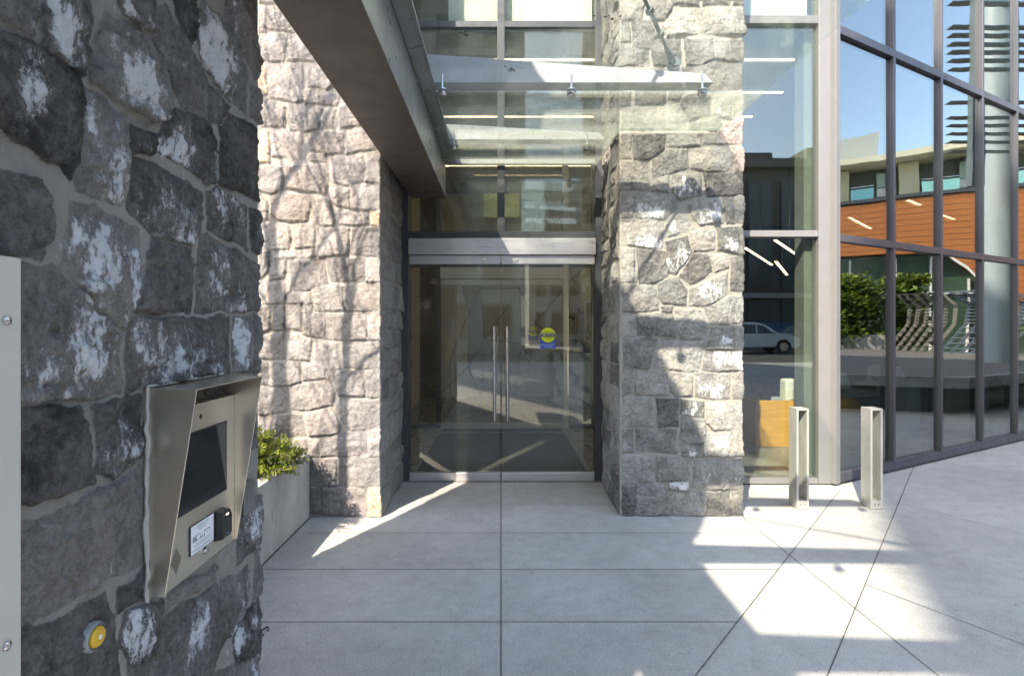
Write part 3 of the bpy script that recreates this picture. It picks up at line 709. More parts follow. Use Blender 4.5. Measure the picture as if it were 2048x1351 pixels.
def sticker(parent, x, y, z, k=1.0):
    base = MB().box(-.075*k, .075*k, -.0012, 0, -.105*k, .015*k).build('caution_sticker', M['blue'], parent); base.location = (x, y, z)
    def disc(r, yy, nm, m):
        return MB().prism([(r*math.cos(a*PI/24), r*math.sin(a*PI/24)) for a in range(48)], -yy, -yy-.0008, 'y').build(nm, m, base)
    disc(.078*k, .0013, 'black_ring', M['ink']).location = (0, 0, .024*k)
    disc(.072*k, .0022, 'yellow_disc', M['lime']).location = (0, 0, .024*k)
    MB().box(-.075*k, .075*k, -.0042, -.0031, .006*k, .042*k).build('black_band', M['ink'], base)
    rot = (PI/2, 0, 0)
    text('wording', 'CAUTION', .034*k, M['white'], base, (0, -.0046, .0245*k), rot, sx=.98)
    text('wording', 'AUTOMATIC', .017*k, M['ink'], base, (0, -.0034, .054*k), rot)
    text('wording', 'DOOR', .019*k, M['ink'], base, (0, -.0034, -.008*k), rot)
    text('wording', 'ACTIVATE SWITCH', .0145*k, M['white'], base, (0, -.0034, -.066*k), rot)
    text('wording', 'TO OPERATE', .0145*k, M['white'], base, (0, -.0034, -.087*k), rot)
    return base
sticker(d, .455, .012, 1.39)

# ---------------------------------------------------------------- vestibule and lobby behind the doors
VY = 8.1
fl = MB().prism([(-3, 5.34), (3.1, 5.30), (13.6, 11.13), (13.6, 16), (-3, 16)], .004, .010).build('floor', M['floor_in']); tag(fl, kind='structure')
cl = MB().prism([(-3, 5.44), (3.02, 5.37), (13.5, 11.2), (13.6, 16), (-3, 16)], 4.36, 4.42).build('ceiling', M['ceiling']); tag(cl, kind='structure')
rf = MB().prism([(-6, 5.46), (-.99, 5.46), (3.02, 5.40), (13.5, 11.23), (13.6, 16), (-6, 16)], 7.2, 7.4).build('roof', M['ceiling']); tag(rf, 'flat upper floor slab above the lobby and glass front', 'roof')
bw = MB().box(-3.0, 13.6, 15.9, 16.1, .012, 7.19)
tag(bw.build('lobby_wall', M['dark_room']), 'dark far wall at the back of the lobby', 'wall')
tag(MB().box(-3.1, -2.95, 5.46, 15.88, .012, 7.19).build('side_wall', M['beige']), 'beige side wall at the left of the lobby', 'wall')
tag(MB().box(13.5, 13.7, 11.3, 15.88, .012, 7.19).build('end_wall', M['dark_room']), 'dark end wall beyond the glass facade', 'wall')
mt = thing('entrance_mat', 'dark ribbed mat on the vestibule floor between both door pairs', 'mat', (0, 0, .011))
MB().box(-.86, .88, 5.72, 7.75, 0, .006).build('carpet', M['mat'], mt)
for y_ in (5.50, 7.86):
    gb = MB().box(-.84, .86, y_-.006, y_+.16, 0, .003)
    for k in range(6): gb.box(-.82, .84, y_+k*.028, y_+.014+k*.028, .003, .009)
    gb.build('grating', M['frame_door'], mt)
inn = thing('lobby_storefront', 'charcoal frame with silver header around the inner lobby doors', 'door frame', (0, VY, 0))
for x0, x1 in ((-1.40, -1.33), (-.95, -.885), (1.33, 1.40)): MB().box(x0, x1, 0, .12, .012, 4.35).build('jamb', fd, inn, .003)
MB().box(.905, .985, -.02, .12, .012, 4.35).build('jamb', M['silver_inner'], inn, .003)
MB().box(-1.328, 1.328, .003, .11, 2.36, 2.43).build('transom', fd, inn)
MB().box(-.883, .903, -.03, .11, 2.19, 2.355).build('header_cover', M['silver_inner'], inn, .004)
for x0, x1 in ((-1.328, -.952), (.987, 1.328)): MB().box(x0, x1, .05, .06, .06, 2.355).build('side_pane', M['g_inner'], inn)
MB().box(-1.328, .903, .05, .06, 2.432, 4.34).build('upper_pane', M['g_inner'], inn)
for x0, x1 in ((-1.328, -.952), (.987, 1.328)): MB().box(x0, x1, .004, .11, .012, .058).build('sill', fd, inn)
for x0, x1, s in ((-.88, -.004, -1), (.004, .90, 1)):
    d = thing('glass_door', 'left inner glass door leaf behind the vestibule' if s < 0 else 'right inner glass door leaf with the smaller caution sticker', 'glass door', (0, VY, 0), 0, 'inner pair of lobby doors')
    MB().box(x0, x1, -.002, .042, 2.10, 2.18).build('top_rail', M['silver_inner'], d, .003)
    MB().box(x0, x1, -.002, .042, .014, .090).build('bottom_rail', M['silver_inner'], d, .003)
    MB().box(x0, x1, .014, .026, .090, 2.10).build('pane', M['g_inner'], d)
    hb = MB(); x = s*.06; hb.tube([(x, -.06, .62), (x, -.06, 1.5)], .015, 12)
    for z in (.72, 1.38): hb.tube([(x, -.06, z), (x, .014, z)], .008, 8)
    hb.build('pull_handle', M['steel'], d, smooth=True)
sticker(d, .47, .012, 1.40)
for s, lab in ((-1, 'beige vestibule side wall left of the mat'), (1, 'beige vestibule side wall right of the mat')):
    tag(MB().box(min(s*1.42, s*1.50), max(s*1.42, s*1.50), 5.50, 8.22, .012, 4.35).build('vestibule_wall', M['beige']), lab, 'wall')
    tag(MB().box(min(s*1.0, s*1.50), max(s*1.0, s*1.50), 5.46, 5.50, .012, 4.35).build('vestibule_return', M['beige']), lab.replace('side wall', 'return wall'), 'wall')
lw_ = thing('lobby_side_wall', 'beige lobby wall with small switches seen through the left side pane', 'wall', (-1.62, 9.0, 0))
MB().box(-.08, 0, -.7, 2.1, .012, 4.34).build('panel', M['beige'], lw_)
for y, z, h, m in ((.9, 1.32, .11, 'black'), (1.35, 1.33, .12, 'white'), (.95, .83, .16, 'black'), (.9, .35, .14, 'white')):
    MB().box(.001, .012, y, y+.09, z-h/2, z+h/2).build('switch', M[m], lw_)
dk = MB().box(-1.60, -1.36, 11.62, 11.66, .012, 2.25); tag(dk.build('corridor_dark_sheet', M['dark_room']), 'dark sheet painting the unlit corridor doorway beside the beige lobby wall', 'doorway')  # flat dark sheet stands in for the darkness of the corridor
# faceted feature wall
fw = thing('feature_wall', 'pale faceted panel wall with slanting joints behind the inner doors', 'wall', (0, 11.7, 0))
pp = {'a': (-1.36, 0, 0), 'b': (-1.36, 4.3, 0), 'c': (-.42, 2.29, -.10), 'd': (-.68, 1.80, .02), 'e': (-.33, 1.23, -.12), 'f': (-.70, .63, 0), 'g': (-.42, .02, -.06),
      'h': (.39, 2.29, -.05), 'i': (.73, 1.57, .05), 'j': (.43, 1.14, -.10), 'k': (.62, .67, .02), 'l': (.30, .02, -.04), 'm': (-.1, 4.3, .05), 'n': (.9, 4.3, -.08), 'o': (3.2, 4.3, .0), 'p': (3.2, .02, 0), 'q': (1.5, 2.5, -.14), 'r': (1.3, 1.1, .02)}
for tri in ('bdc', 'bcm', 'abd', 'adf', 'def', 'afg', 'cde', 'cmh', 'hmn', 'che', 'ehj', 'hij', 'efg', 'gel', 'elj', 'ljk', 'jik', 'hni', 'nqi', 'nqo', 'iqr', 'irk', 'rkp', 'rqp', 'qop', 'klp'):
    P3 = [Vector((pp[c][0], -pp[c][2]*-1, pp[c][1])) for c in tri]; ce = sum(P3, Vector())/3
    Q = [p+(ce-p)*(.012/max(.02, (ce-p).length)) for p in P3]
    mb = MB(); mb.add([(q.x, q.y, q.z) for q in Q]+[(q.x, q.y+.05, q.z) for q in Q], [(0, 1, 2), (3, 5, 4), (0, 3, 4, 1), (1, 4, 5, 2), (2, 5, 3, 0)])
    mb.build('facet', M['lobby_white'] if sum(map(ord, tri)) % 3 else M['beige'], fw)
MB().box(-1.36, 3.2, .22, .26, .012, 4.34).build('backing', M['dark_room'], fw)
ds = thing('reception_desk', 'white veined marble reception desk seen through the right door leaf', 'desk', (0, 10.3, 0))
m, nt, b = mat_base('veined_marble'); v = coords(nt, (1, 1, 1))
wv = nd(nt, 'ShaderNodeTexWave'); wv.inputs['Scale'].default_value = 1.6; wv.inputs['Distortion'].default_value = 9; wv.inputs['Detail'].default_value = 5; wv.bands_direction = 'DIAGONAL'
nt.links.new(v, wv.inputs[0]); nt.links.new(ramp(nt, wv.outputs['Fac'], [(0.0, (.25, .27, .27)), (.22, (.55, .57, .56)), (.6, (.68, .69, .67))]), b.inputs['Base Color']); b.inputs['Roughness'].default_value = .3
MB().box(.98, 2.3, 0, .75, .012, 1.0).build('front', m, ds, .004)
MB().box(1.45, 2.3, .1, .7, 1.0, 1.10).build('counter_top', M['black'], ds, .004)
tv = thing('wall_screen', 'dark wall screen above the marble desk', 'screen', (1.95, 11.3, 1.6)); MB().box(-.25, .4, 0, .05, -.42, .42).build('bezel', M['white'], tv); MB().box(-.22, .37, -.006, -.001, -.38, .38).build('panel', M['screen'], tv)
orc = thing('potted_orchid', 'dark purple orchid in a yellow pot on the marble desk', 'plant', (1.40, 10.45, 1.003))
MB().box(-.075, .075, -.075, .075, 0, .15).build('pot', surf('yellow_pot', (.45, .38, .16), .5), orc, .006)
sb, lf = MB(), MB(); R = random.Random(5); pet = surf('orchid_petal', (.10, .01, .05))
for q, (dx, h) in enumerate(((-.03, .52), (.05, .62), (-.14, .5))):
    pts = [(0, 0, .15), (dx*.4, -.01, .15+h*.5), (dx, -.02, .15+h*.9), (dx+(.06 if dx > 0 else -.06), -.02, .15+h)]
    sb.tube(pts, .004, 6)
    for k in range(4):
        fb_ = MB(); c = Vector(pts[3])+Vector((R.uniform(-.07, .05), R.uniform(-.03, .03), R.uniform(-.05, .04)))
        for a in range(5):
            t = a*2*PI/5+R.random(); e = Vector((math.cos(t), .3*R.uniform(-1, 1), math.sin(t)))*.038; s_ = Vector((-math.sin(t), 0, math.cos(t)))*.014
            fb_.add([c, c+e*.6+s_, c+e, c+e*.6-s_], [(0, 1, 2, 3)])
        fb_.build('flower', pet, orc)
for k in range(7):
    t = k*2*PI/7; pr = None
    P_ = [Vector((math.cos(t)*r_, math.sin(t)*r_*.6, .15+z_)) for r_, z_ in ((0, 0), (.09, .09), (.17, .07), (.21, -.02))]; s_ = Vector((-math.sin(t), math.cos(t), 0))
    for i in range(3):
        w0, w1 = (.012, .025, .02, .003)[i], (.012, .025, .02, .003)[i+1]
        lf.add([P_[i]-s_*w0, P_[i]+s_*w0, P_[i+1]+s_*w1, P_[i+1]-s_*w1], [(0, 1, 2, 3)])
sb.build('stem', surf('orchid_stem', (.06, .08, .03)), orc); lf.build('leaf', surf('orchid_leaf', (.03, .07, .02)), orc)
bp = tag(MB().box(-.25, .26, 7.96, 7.98, 3.06, 3.40).build('exit_plate', M['brass']), 'rectangular brass plate hanging behind the upper entrance panes', 'plate')
tag(MB().tube([(-.2, 7.97, 3.4), (-.2, 7.97, 4.36)], .004, 6).tube([(.2, 7.97, 3.4), (.2, 7.97, 4.36)], .004, 6).build('hanging_wire', M['steel']), 'pair of thin wires holding the brass plate', 'wire')
bl = tag(MB().box(-.52, .90, 5.50, 5.52, 4.46, 7.0).build('roller_blind', M['blind']), 'white roller blind behind the top panes above the doors', 'blind')
# ceiling lamps
def lampbar(a, b, lab, w=.022):
    a, b = Vector(a), Vector(b); L = (b-a).length
    t = thing('linear_lamp', lab, 'lamp', a, math.atan2((b-a).y, (b-a).x), 'thin linear ceiling lamps in the lobby')
    MB().box(0, L, -w, w, 0, .022).build('housing', M['white'], t); MB().box(.01, L-.01, -w*.8, w*.8, -.006, -.001).build('diffuser', M['lamp'], t)
for y, x0, x1, lab in ((5.9, -.5, 3.27, 'linear lamp nearest the glass front on the lobby ceiling'), (6.72, 1.9, 3.42, 'second linear lamp from the glass front'), (7.5, -.9, 3.4, 'third linear lamp from the glass front, above the vestibule'), (9.8, -1.2, 3.0, 'added linear lamp brightening the lobby before the marble desk')):  # the last lamp is an addition that lifts the lobby's brightness
    lampbar((x0, y, 4.33), (x1, y, 4.33), lab)
for k, (a, b) in enumerate((((6.4, 10.2, 3.5), (7.6, 11.4, 3.5)), ((6.45, 8.8, 3.5), (6.93, 9.17, 3.5)), ((7.96, 10.0, 3.5), (8.5, 10.4, 3.5)), ((4.35, 9.9, 2.9), (6.2, 12.7, 2.9)), ((4.46, 9.03, 2.9), (6.1, 11.3, 2.9)), ((5.1, 10.3, 2.7), (6.7, 13.0, 2.7)))):
    w_ = ['hanging slanted lamp nearest the corner post', 'slanted hanging lamp in the second facade bay', 'slanted hanging lamp in the third facade bay', 'slanted lamp above the orange bench', 'longer slanted lamp behind the one over the bench', 'slanted lamp deepest in the lobby'][k]
    lampbar(a, b, w_, .028)
    q = Vector(a)*.5+Vector(b)*.5; o = MB().tube([(q.x, q.y, q.z+.02), (q.x, q.y, 4.36)], .004, 6).build('lamp_wire', M['steel']); tag(o, 'thin wire holding the '+w_, 'wire')

# ---------------------------------------------------------------- window bay right of the pillar (y = 5.24)
wb = thing('window_bay', 'tall window bay with pale metal frame right of the stone pillar', 'window', (0, 5.24, 0))
fl_ = M['frame_light']
MB().box(3.0, 3.125, 0, .12, .012, 7.2).build('post', fl_, wb, .004)
MB().box(1.88, 1.925, .02, .12, .012, 7.2).build('jamb', fl_, wb, .003)
for z0, z1 in ((.012, .065), (2.345, 2.405), (4.36, 4.435)): MB().box(1.927, 2.998, .003, .11, z0, z1).build('transom', fl_, wb, .003)
for z0, z1 in ((.067, 2.343), (2.407, 4.358), (4.437, 7.2)): MB().box(1.927, 2.998, .05, .062, z0, z1).build('pane', M['g_window'], wb)
MB().box(1.94, 2.97, .15, .16, 4.46, 7.0).build('blind', M['blind'], wb)
MB().box(2.93, 3.02, .13, .30, .012, 4.35).build('inner_post', surf('olive_column', (.17, .18, .15), .5), wb)

# ---------------------------------------------------------------- angled facade
FA = math.atan2(1110, 1998); fu = Vector((math.cos(FA), math.sin(FA), 0)); fn = Vector((math.sin(FA), -math.cos(FA), 0))
fc = thing('glass_facade', 'angled dark framed glass facade reflecting sky and orange building', 'glass facade', (3.14, 5.21, 0), FA)
fm = M['frame_dark']; ts = [0.02, 1.031, 2.03, 3.05, 4.03, 5.03, 6.03, 7.03, 8.03, 9.03, 10.03, 11.03, 12.0]
MB().box(-.012, .06, -.012, .12, .02, 7.2).build('corner_mullion', fl_, fc, .003)
for t in ts[1:]: MB().box(t-.020, t+.020, -.010, .12, .03, 7.2).build('mullion', fm, fc, .003)
FR = random.Random(2); zr = ((.03, .115), (2.30, 2.37), (4.26, 4.34))
for i in range(len(ts)-1):
    x0 = ts[i]+(.040 if i == 0 else .021); x1 = ts[i+1]-.021
    for z0, z1 in zr: MB().box(x0, x1, -.008, .11, z0, z1).build('transom', fm, fc, .003)
    for z0, z1 in ((.117, 2.298), (2.372, 4.258), (4.342, 7.2)):
        pa = MB().box(x0-(x0+x1)/2-.006, x1-(x0+x1)/2+.006, -.006, .006, z0-(z0+z1)/2-.006, z1-(z0+z1)/2+.006).build('pane', M['g_facade'], fc); pa.location = ((x0+x1)/2, .034, (z0+z1)/2); pa.rotation_euler = (FR.uniform(-.0022, .0022), 0, FR.uniform(-.003, .003))
MB().box(0.0, 12, .0, .1, .011, .028).build('gap_shade_strip', M['black'], fc)  # solid black strip stands in for shade in the recessed gap

# ---------------------------------------------------------------- canopy
cp = thing('entrance_canopy', 'glass entrance canopy on a brown steel beam with pale tapered fins', 'canopy', (0, 0, 0))
bm_ = MB(); bm_.mi = 0; bm_.prism([(-.862, 2.73), (-.53, 2.73), (-.53, 2.742), (-.862, 2.742)], -1.75, 5.34, 'y'); bm_.mi = 1
bm_.box(-.860, -.532, -1.745, 5.335, 2.743, 3.35)
bm_.build('beam', [M['beam_under'], M['canopy_steel']], cp, .002)
MB().box(-.528, -.43, -1.74, 5.33, 3.066, 3.078).box(-.528, -.516, -1.74, 5.33, 3.080, 3.17).build('gutter', M['canopy_steel'], cp)
finY = [4.84, 3.725, 2.61, 1.49, .38, -.73]
for y in finY:
    xe = .90 if y > 4.4 else 1.40
    MB().prism([(-.528, 3.105), (xe, 3.105), (xe-.055, 3.165), (-.528, 3.295 if y < 4.4 else 3.24)], y-.065, y+.065, 'y').build('fin', M['fin'], cp, .002)
    for x in ((-.405, .74) if y > 4.4 else (-.386, .463, 1.325)):
        b_ = MB(); b_.lathe([(0, -.030), (.024, -.030), (.029, -.020), (.029, -.008), (0, -.008)], (x, y-.07, 3.043)).lathe([(0, .008), (.033, .008), (.033, .014), (.016, .024), (.008, .028), (.008, .06), (.006, .062), (.006, .115), (0, .115)], (x, y-.07, 3.043))
        b_.build('glass_clamp', M['steel'], cp, smooth=True)
edges = [-1.75]+[y-.07 for y in sorted(finY)[0:5]]
ys = [-1.75, -.80, .31, 1.42, 2.54, 3.655]
for a, b in zip(ys[:-1], ys[1:]):
    MB().box(-.50, 1.738, a+.004, b-.004, 3.036, 3.050).build('glass_panel', M['g_canopy'] if a > 2 else M['g_canopy_front'], cp)
MB().prism([(-.50, 3.663), (1.738, 3.663), (1.738, 4.375), (.93, 4.375), (.915, 5.345), (-.50, 5.345)], 3.036, 3.050).build('glass_panel', M['g_canopy_back'], cp)
MB().box(-.52, .90, 5.30, 5.335, 3.052, 3.095).build('wall_angle', M['fin'], cp)
def rod(p, q, parent):
    p, q = Vector(p), Vector(q); d = (q-p).normalized(); L = (q-p).length
    s = MB().tube([p+d*.16, q-d*.05], .0105, 12)
    s.tube([p+d*.02, p+d*.05, p+d*.12, p+d*.17], [.022, .024, .018, .0105], 12)
    s.build('tie_rod', M['rod'], parent, smooth=True)
    t = MB(); a = d.cross(Vector((0, 0, 1))).normalized(); n = d.cross(a)
    for k in (-1, 1): t.tube([p+d*.26+n*.019*k, p+d*.44+n*.019*k], .0065, 8)
    t.tube([p+d*.245, p+d*.275], .026, 12); t.tube([p+d*.43, p+d*.46], .026, 12)
    t.build('turnbuckle', M['rod'], parent, smooth=True)
    e = MB().lathe([(0, -.028), (.020, -.028), (.020, -.018), (.044, -.016), (.044, .016), (.020, .018), (.020, .028), (0, .028)], p, (0, 1, 0), 24); e.build('clevis', M['rod'], parent, smooth=True)
    MB().prism([(p.x-.05, 3.13), (p.x+.05, 3.13), (p.x+.03, p.z+.02), (p.x-.03, p.z+.02)], p.y-.008, p.y+.008, 'y').build('lug', M['rod'], parent)
rod((1.16, 3.725, 3.255), (-.87, 1.09, 4.70), cp); rod((1.16, .38, 3.255), (-.87, -.30, 4.70), cp)
R = random.Random(14); lm_ = surf('dead_leaf', (.07, .055, .03), .8)
for k, (x, y, lab) in enumerate(((-.20, 2.95, 'curled dead leaf on the canopy glass near the gutter'), (.55, 2.80, 'small dead leaf near the middle of the canopy glass'), (.10, 3.35, 'tiny dark leaf on the canopy glass in front of the fin'), (-.28, 4.35, 'dead leaf behind the second fin on the stained glass'), (.45, 4.55, 'pair of dark leaf bits on the stained back glass'), (.15, 4.05, 'withered leaf on the middle of the stained glass'))):
    mb = MB(); 
    for q in range(9):
        a = R.uniform(0, 6.3); L = R.uniform(.008, .032); cx, cy = R.gauss(0, .035), R.gauss(0, .02); d = Vector((math.cos(a), math.sin(a), R.uniform(-.1, .3)))*L; w = Vector((-math.sin(a), math.cos(a), .2))*L*.35
        o = Vector((cx, cy, .004)); mb.add([o, o+d*.5+w, o+d, o+d*.5-w], [(0, 1, 2, 3)])
    t = mb.build('dead_leaf', lm_); t.location = (x, y, 3.051); tag(t, lab, 'leaf', 'dead leaves lying on the canopy glass')
# ---------------------------------------------------------------- bollards
def bollard(x, y, lab):
    t = thing('bollard', lab, 'bollard', (x, y, 0), 0, 'open frame metal bollards by the window')
    b_ = MB(); w, d_, h, th = .10, .125, .825, .016
    b_.box(0, th, 0, d_, .004, h).box(w-th, w, 0, d_, .004, h).box(th+.0002, w-th-.0002, 0.001, d_-.001, h-th, h-.001)
    b_.build('frame', M['bollard'], t, .0015)
    MB().box(th+.001, w-th-.001, .002, d_-.002, .004, .07).build('foot_block', M['bollard'], t, .002)
    for k in (.035, .065): MB().lathe([(0, 0), (.007, 0), (.006, .004), (0, .005)], (k, .002, .04), (0, -1, 0), 12).build('bolt', M['steel'], t, smooth=True)
    return t
bollard(2.424, 4.549, 'open frame grey metal bollard in front of the window bay, the left one'); bollard(3.03, 4.549, 'open frame grey metal bollard by the angled facade corner, the right one')
# ---------------------------------------------------------------- intercom on the pier (face x = -0.9, looking +x)
PX = -.9
ic = thing('intercom', 'brushed metal hooded intercom panel mounted on the dark stone pier', 'intercom', (PX, 1.393, .82))
W_, Hh = .382, .525                    # width along y, height of the hood
sb_ = M['steel_bronze']
dn, dt, tk = .056, .137, .0022
def side(y0):
    m_ = MB(); n = 18
    m_.prism([(-.02, 0), (dn, 0), (dt, Hh-.004), (-.02, Hh)], 0, tk, 'z')
    vs = [(x, y0+h, z) for (x, z, h) in m_.v]          # (x, z) profile swept along y
    q = MB(); q.add([(v[0], y0+v[2], v[1]) for v in m_.v], m_.f); return q
MB().add(side(0).v, side(0).f).build('hood_side', sb_, ic, .0008)
MB().add(side(W_-tk).v, side(W_-tk).f).build('hood_side', sb_, ic, .0008)
MB().box(-.02, dt, tk+.0003, W_-tk-.0003, Hh-.006, Hh-.0035).build('hood_top', sb_, ic, .0008)
MB().box(-.02, .050, tk+.001, W_-tk-.001, .002, .462).build('face_plate', surf('face_plate_steel', (0.60, 0.56, 0.47), 0.34, 0.85, 0.05, 3, (1, 1, 30), rvar=.05), ic, .001)
MB().box(-.02, .012, tk+.001, W_-tk-.001, .465, Hh-.007).build('hood_recess', M['black'], ic)
def on(y, z): return (y-1.393, z-.82)
y0, z0 = on(1.452, .999); y1, z1 = on(1.7155, 1.205)
MB().box(.0502, .0512, y0-.004, y1+.004, z0-.004, z1+.004).build('screen_bezel', M['black'], ic)
MB().box(.0515, .0522, y0, y1, z0, z1).build('screen', M['screen'], ic)
yc, zc = on(1.571, 1.245); MB().lathe([(0, 0), (.007, 0), (.007, .0008), (0, .0008)], (.0502, yc, zc), (1, 0, 0), 20).build('camera_hole', M['black'], ic)
# speaker slots in a diamond
sg = MB(); ys_, zs_ = on(1.452, .886)
for i in range(11):
    hh = .036*(1-abs(i-5)/5.6); sg.box(.0502, .0506, ys_-.022+i*.0044-.0007, ys_-.022+i*.0044+.0007, zs_-hh, zs_+hh)
sg.build('speaker_grille', surf('slot_shadow', (.10, .09, .07), .6), ic)
# label plate with its marks
yl, zl = on(1.512, .872); LW, LH = .121, .080
lp = MB().box(0, .004, 0, LW, 0, LH).build('label_plate', M['black'], ic); lp.location = (.0502, yl, zl)
MB().box(.0042, .0046, .0015, LW-.0005, .001, LH-.001).build('card', M['label'], lp)
lk = MB()
def bar(mb, a, c, b_, d_): mb.box(.0048, .0051, a, b_, c, d_)
def stroke(mb, pts, w=.0011):
    for (a, c), (b_, d_) in zip(pts[:-1], pts[1:]): bar(mb, min(a, b_)-w/2, min(c, d_)-w/2, max(a, b_)+w/2, max(c, d_)+w/2)
gx, gz = .027, .034
stroke(lk, [(gx+.020, gz+.014), (gx+.003, gz+.014), (gx, gz+.011), (gx, gz+.003), (gx+.003, gz), (gx+.017, gz)])
stroke(lk, [(gx+.020, gz+.014), (gx+.020, gz+.003), (gx+.023, gz), (gx+.029, gz), (gx+.031, gz+.003), (gx+.031, gz+.010)])
stroke(lk, [(gx+.031, gz), (gx+.041, gz), (gx+.044, gz+.003), (gx+.044, gz+.011), (gx+.047, gz+.014), (gx+.068, gz+.014), (gx+.071, gz+.011), (gx+.071, gz)])
stroke(lk, [(gx+.057, gz+.014), (gx+.057, gz+.002)])
lk.build('logo_letters', M['ink'], lp)
lg = MB()
for i, (a, h) in enumerate(((.010, .018), (.014, .015), (.018, .019), (.022, .013))):
    for k in range(5): lg.add([(.005, a, .032+k*h/5), (.005, a+.003, .0335+k*h/5), (.005, a+.003, .0355+k*h/5), (.005, a, .034+k*h/5)], [(0, 1, 2, 3)])
lg.build('logo_emblem', M['ink'], lp)
tx = MB(); R = random.Random(3)
for z, a, b_ in ((.073, .030, .094), (.0685, .022, .100), (.064, .034, .086), (.059, .040, .080), (.026, .022, .100), (.0215, .016, .104), (.017, .020, .096), (.010, .008, .112), (.006, .012, .108)):
    y = a
    while y < b_:
        w = R.uniform(.002, .007); tx.box(.0047, .0050, y, min(b_, y+w), z, z+R.uniform(.0012, .0019)); y += w+.0012
tx.build('small_print', M['ink_grey'], lp)
yr, zr_ = on(1.640, .862)
cr = MB(); cr.prism([(0, 0), (.026, .006), (.031, .018), (.031, .066), (.026, .084), (0, .090)], 0, .052, 'z')
rd = MB().add([(v[0], v[2], v[1]) for v in cr.v], cr.f).build('card_reader', M['black'], ic, .003); rd.location = (.0502, yr, zr_)
MB().box(.0300, .0303, .012, .026, .074, .078).build('indicator', glow('reader_led', (1, .75, .7), 1.5), rd).location = (-.0008, .006, 0)
MB().box(.0312, .0316, .018, .030, .018, .022).build('reader_mark', surf('blue_mark', (.10, .25, .5)), rd)
yk, zk = on(1.590, .858); MB().lathe([(0, 0), (.010, 0), (.010, .004), (.008, .009), (0, .009)], (.0502, yk, zk), (1, 0, 0), 20).lathe([(0, .0091), (.003, .0091), (.003, .0095), (0, .0095)], (.0502, yk, zk), (1, 0, 0), 8).build('key_lock', M['steel'], ic, smooth=True)
# caulk line round the box
ck = MB(); R = random.Random(8)
pts = [(.014+R.uniform(-.003, .003), -.003+R.uniform(-.003, .002), z) for z in np.linspace(-.02, Hh+.002, 22)]
ck.tube(pts, [.005+R.uniform(-.002, .003) for _ in pts], 8); ck.tube([(.010, y, Hh+.003) for y in np.linspace(0, W_, 10)], .004, 8)
ck.build('sealant', surf('pale_sealant', (.42, .41, .39), .9, bmp=.4), ic, smooth=True)

jb = thing('cover_plate', 'small square metal cover plate at the pier corner beyond the intercom', 'cover plate', (PX+.016, 1.90, .85))
MB().box(0, .006, 0, .085, 0, .11).build('cover', surf('cover_steel', (.25, .26, .27), .4, .7), jb, .002)
bt = thing('push_button', 'yellow round push button low on the dark pier', 'button', (PX+.024, 1.188, .836))
MB().lathe([(0, -.02), (.031, -.02), (.031, .006), (.028, .010), (.026, .012), (.026, .006), (0, .006)], (0, 0, 0), (1, 0, 0), 32).build('collar', surf('grey_collar', (.22, .24, .25), .45), bt, smooth=True)
MB().lathe([(0, .0062), (.021, .0062), (.021, .014), (.018, .017), (0, .018)], (0, 0, 0), (1, 0, 0), 32).build('cap', M['yellow'], bt, smooth=True)
MB().lathe([(0, .0182), (.005, .0182), (.005, .019), (0, .019)], (0, 0, 0), (1, 0, 0), 16).build('centre', M['label'], bt, smooth=True)
gp = thing('metal_panel', 'pale grey metal panel with round screws at the near end of the pier', 'panel', (PX, .74, .30))
MB().box(-.01, .040, 0, .2560, 0, 1.322).build('sheet', M['plate'], gp, .003)
for y, z in ((.233, 1.21), (.233, .645)):
    MB().lathe([(0, 0), (.0085, 0), (.0080, .003), (.004, .0055), (0, .006)], (.0402, y-.008, z), (1, 0, 0), 24).build('screw', M['steel'], gp, smooth=True)
lo = thing('wire_loop', 'small black wire loop lying on the paving beside the pier', 'wire', (-1.165, 2.72, .006))
MB().tube([(.022*math.cos(a), .03*math.sin(a), .003+.006*math.sin(a*2)) for a in np.linspace(0, 5.4, 20)], .0035, 6).build('loop', M['black'], lo, smooth=True)

# ---------------------------------------------------------------- planter, shrub, bare tree
pn = thing('concrete_planter', 'low board marked concrete planter with green stains beside the stone wall', 'planter', (0, 0, 0))
MB().prism([(-1.5, 2.10), (-1.5, 4.352), (-1.66, 4.352), (-1.66, 2.26), (-4.3, 2.26), (-4.3, 2.10)], 0, .506).build('rim', M['planter'], pn, .006)
MB().add([(-4.3, 2.26, .44), (-1.66, 2.26, .44), (-1.66, 4.345, .44), (-4.3, 4.345, .44)], [(0, 1, 2, 3)]).build('soil', surf('planter_soil', (.05, .038, .028), .95, bmp=.8, scale=20), pn)
tag(MB().box(-1.498, -1.493, 2.1, 4.34, .001, .008).build('planter_seam', M['joint']), 'dark seam where the planter meets the paving', 'seam')
def leafmat(name, a, b_):
    m, nt, b = mat_base(name); oi = nd(nt, 'ShaderNodeAttribute'); oi.attribute_name = 'tone'
    nt.links.new(ramp(nt, oi.outputs['Fac'], [(0, a), (1, b_)]), b.inputs['Base Color']); b.inputs['Roughness'].default_value = .5
    tl = nd(nt, 'ShaderNodeBsdfTranslucent'); nt.links.new(ramp(nt, oi.outputs['Fac'], [(0, a), (1, b_)]), tl.inputs[0])
    mx = nd(nt, 'ShaderNodeMixShader'); mx.inputs[0].default_value = .35; out = nt.nodes['Material Output']
    nt.links.new(b.outputs[0], mx.inputs[1]); nt.links.new(tl.outputs[0], mx.inputs[2]); nt.links.new(mx.outputs[0], out.inputs[0]); return m
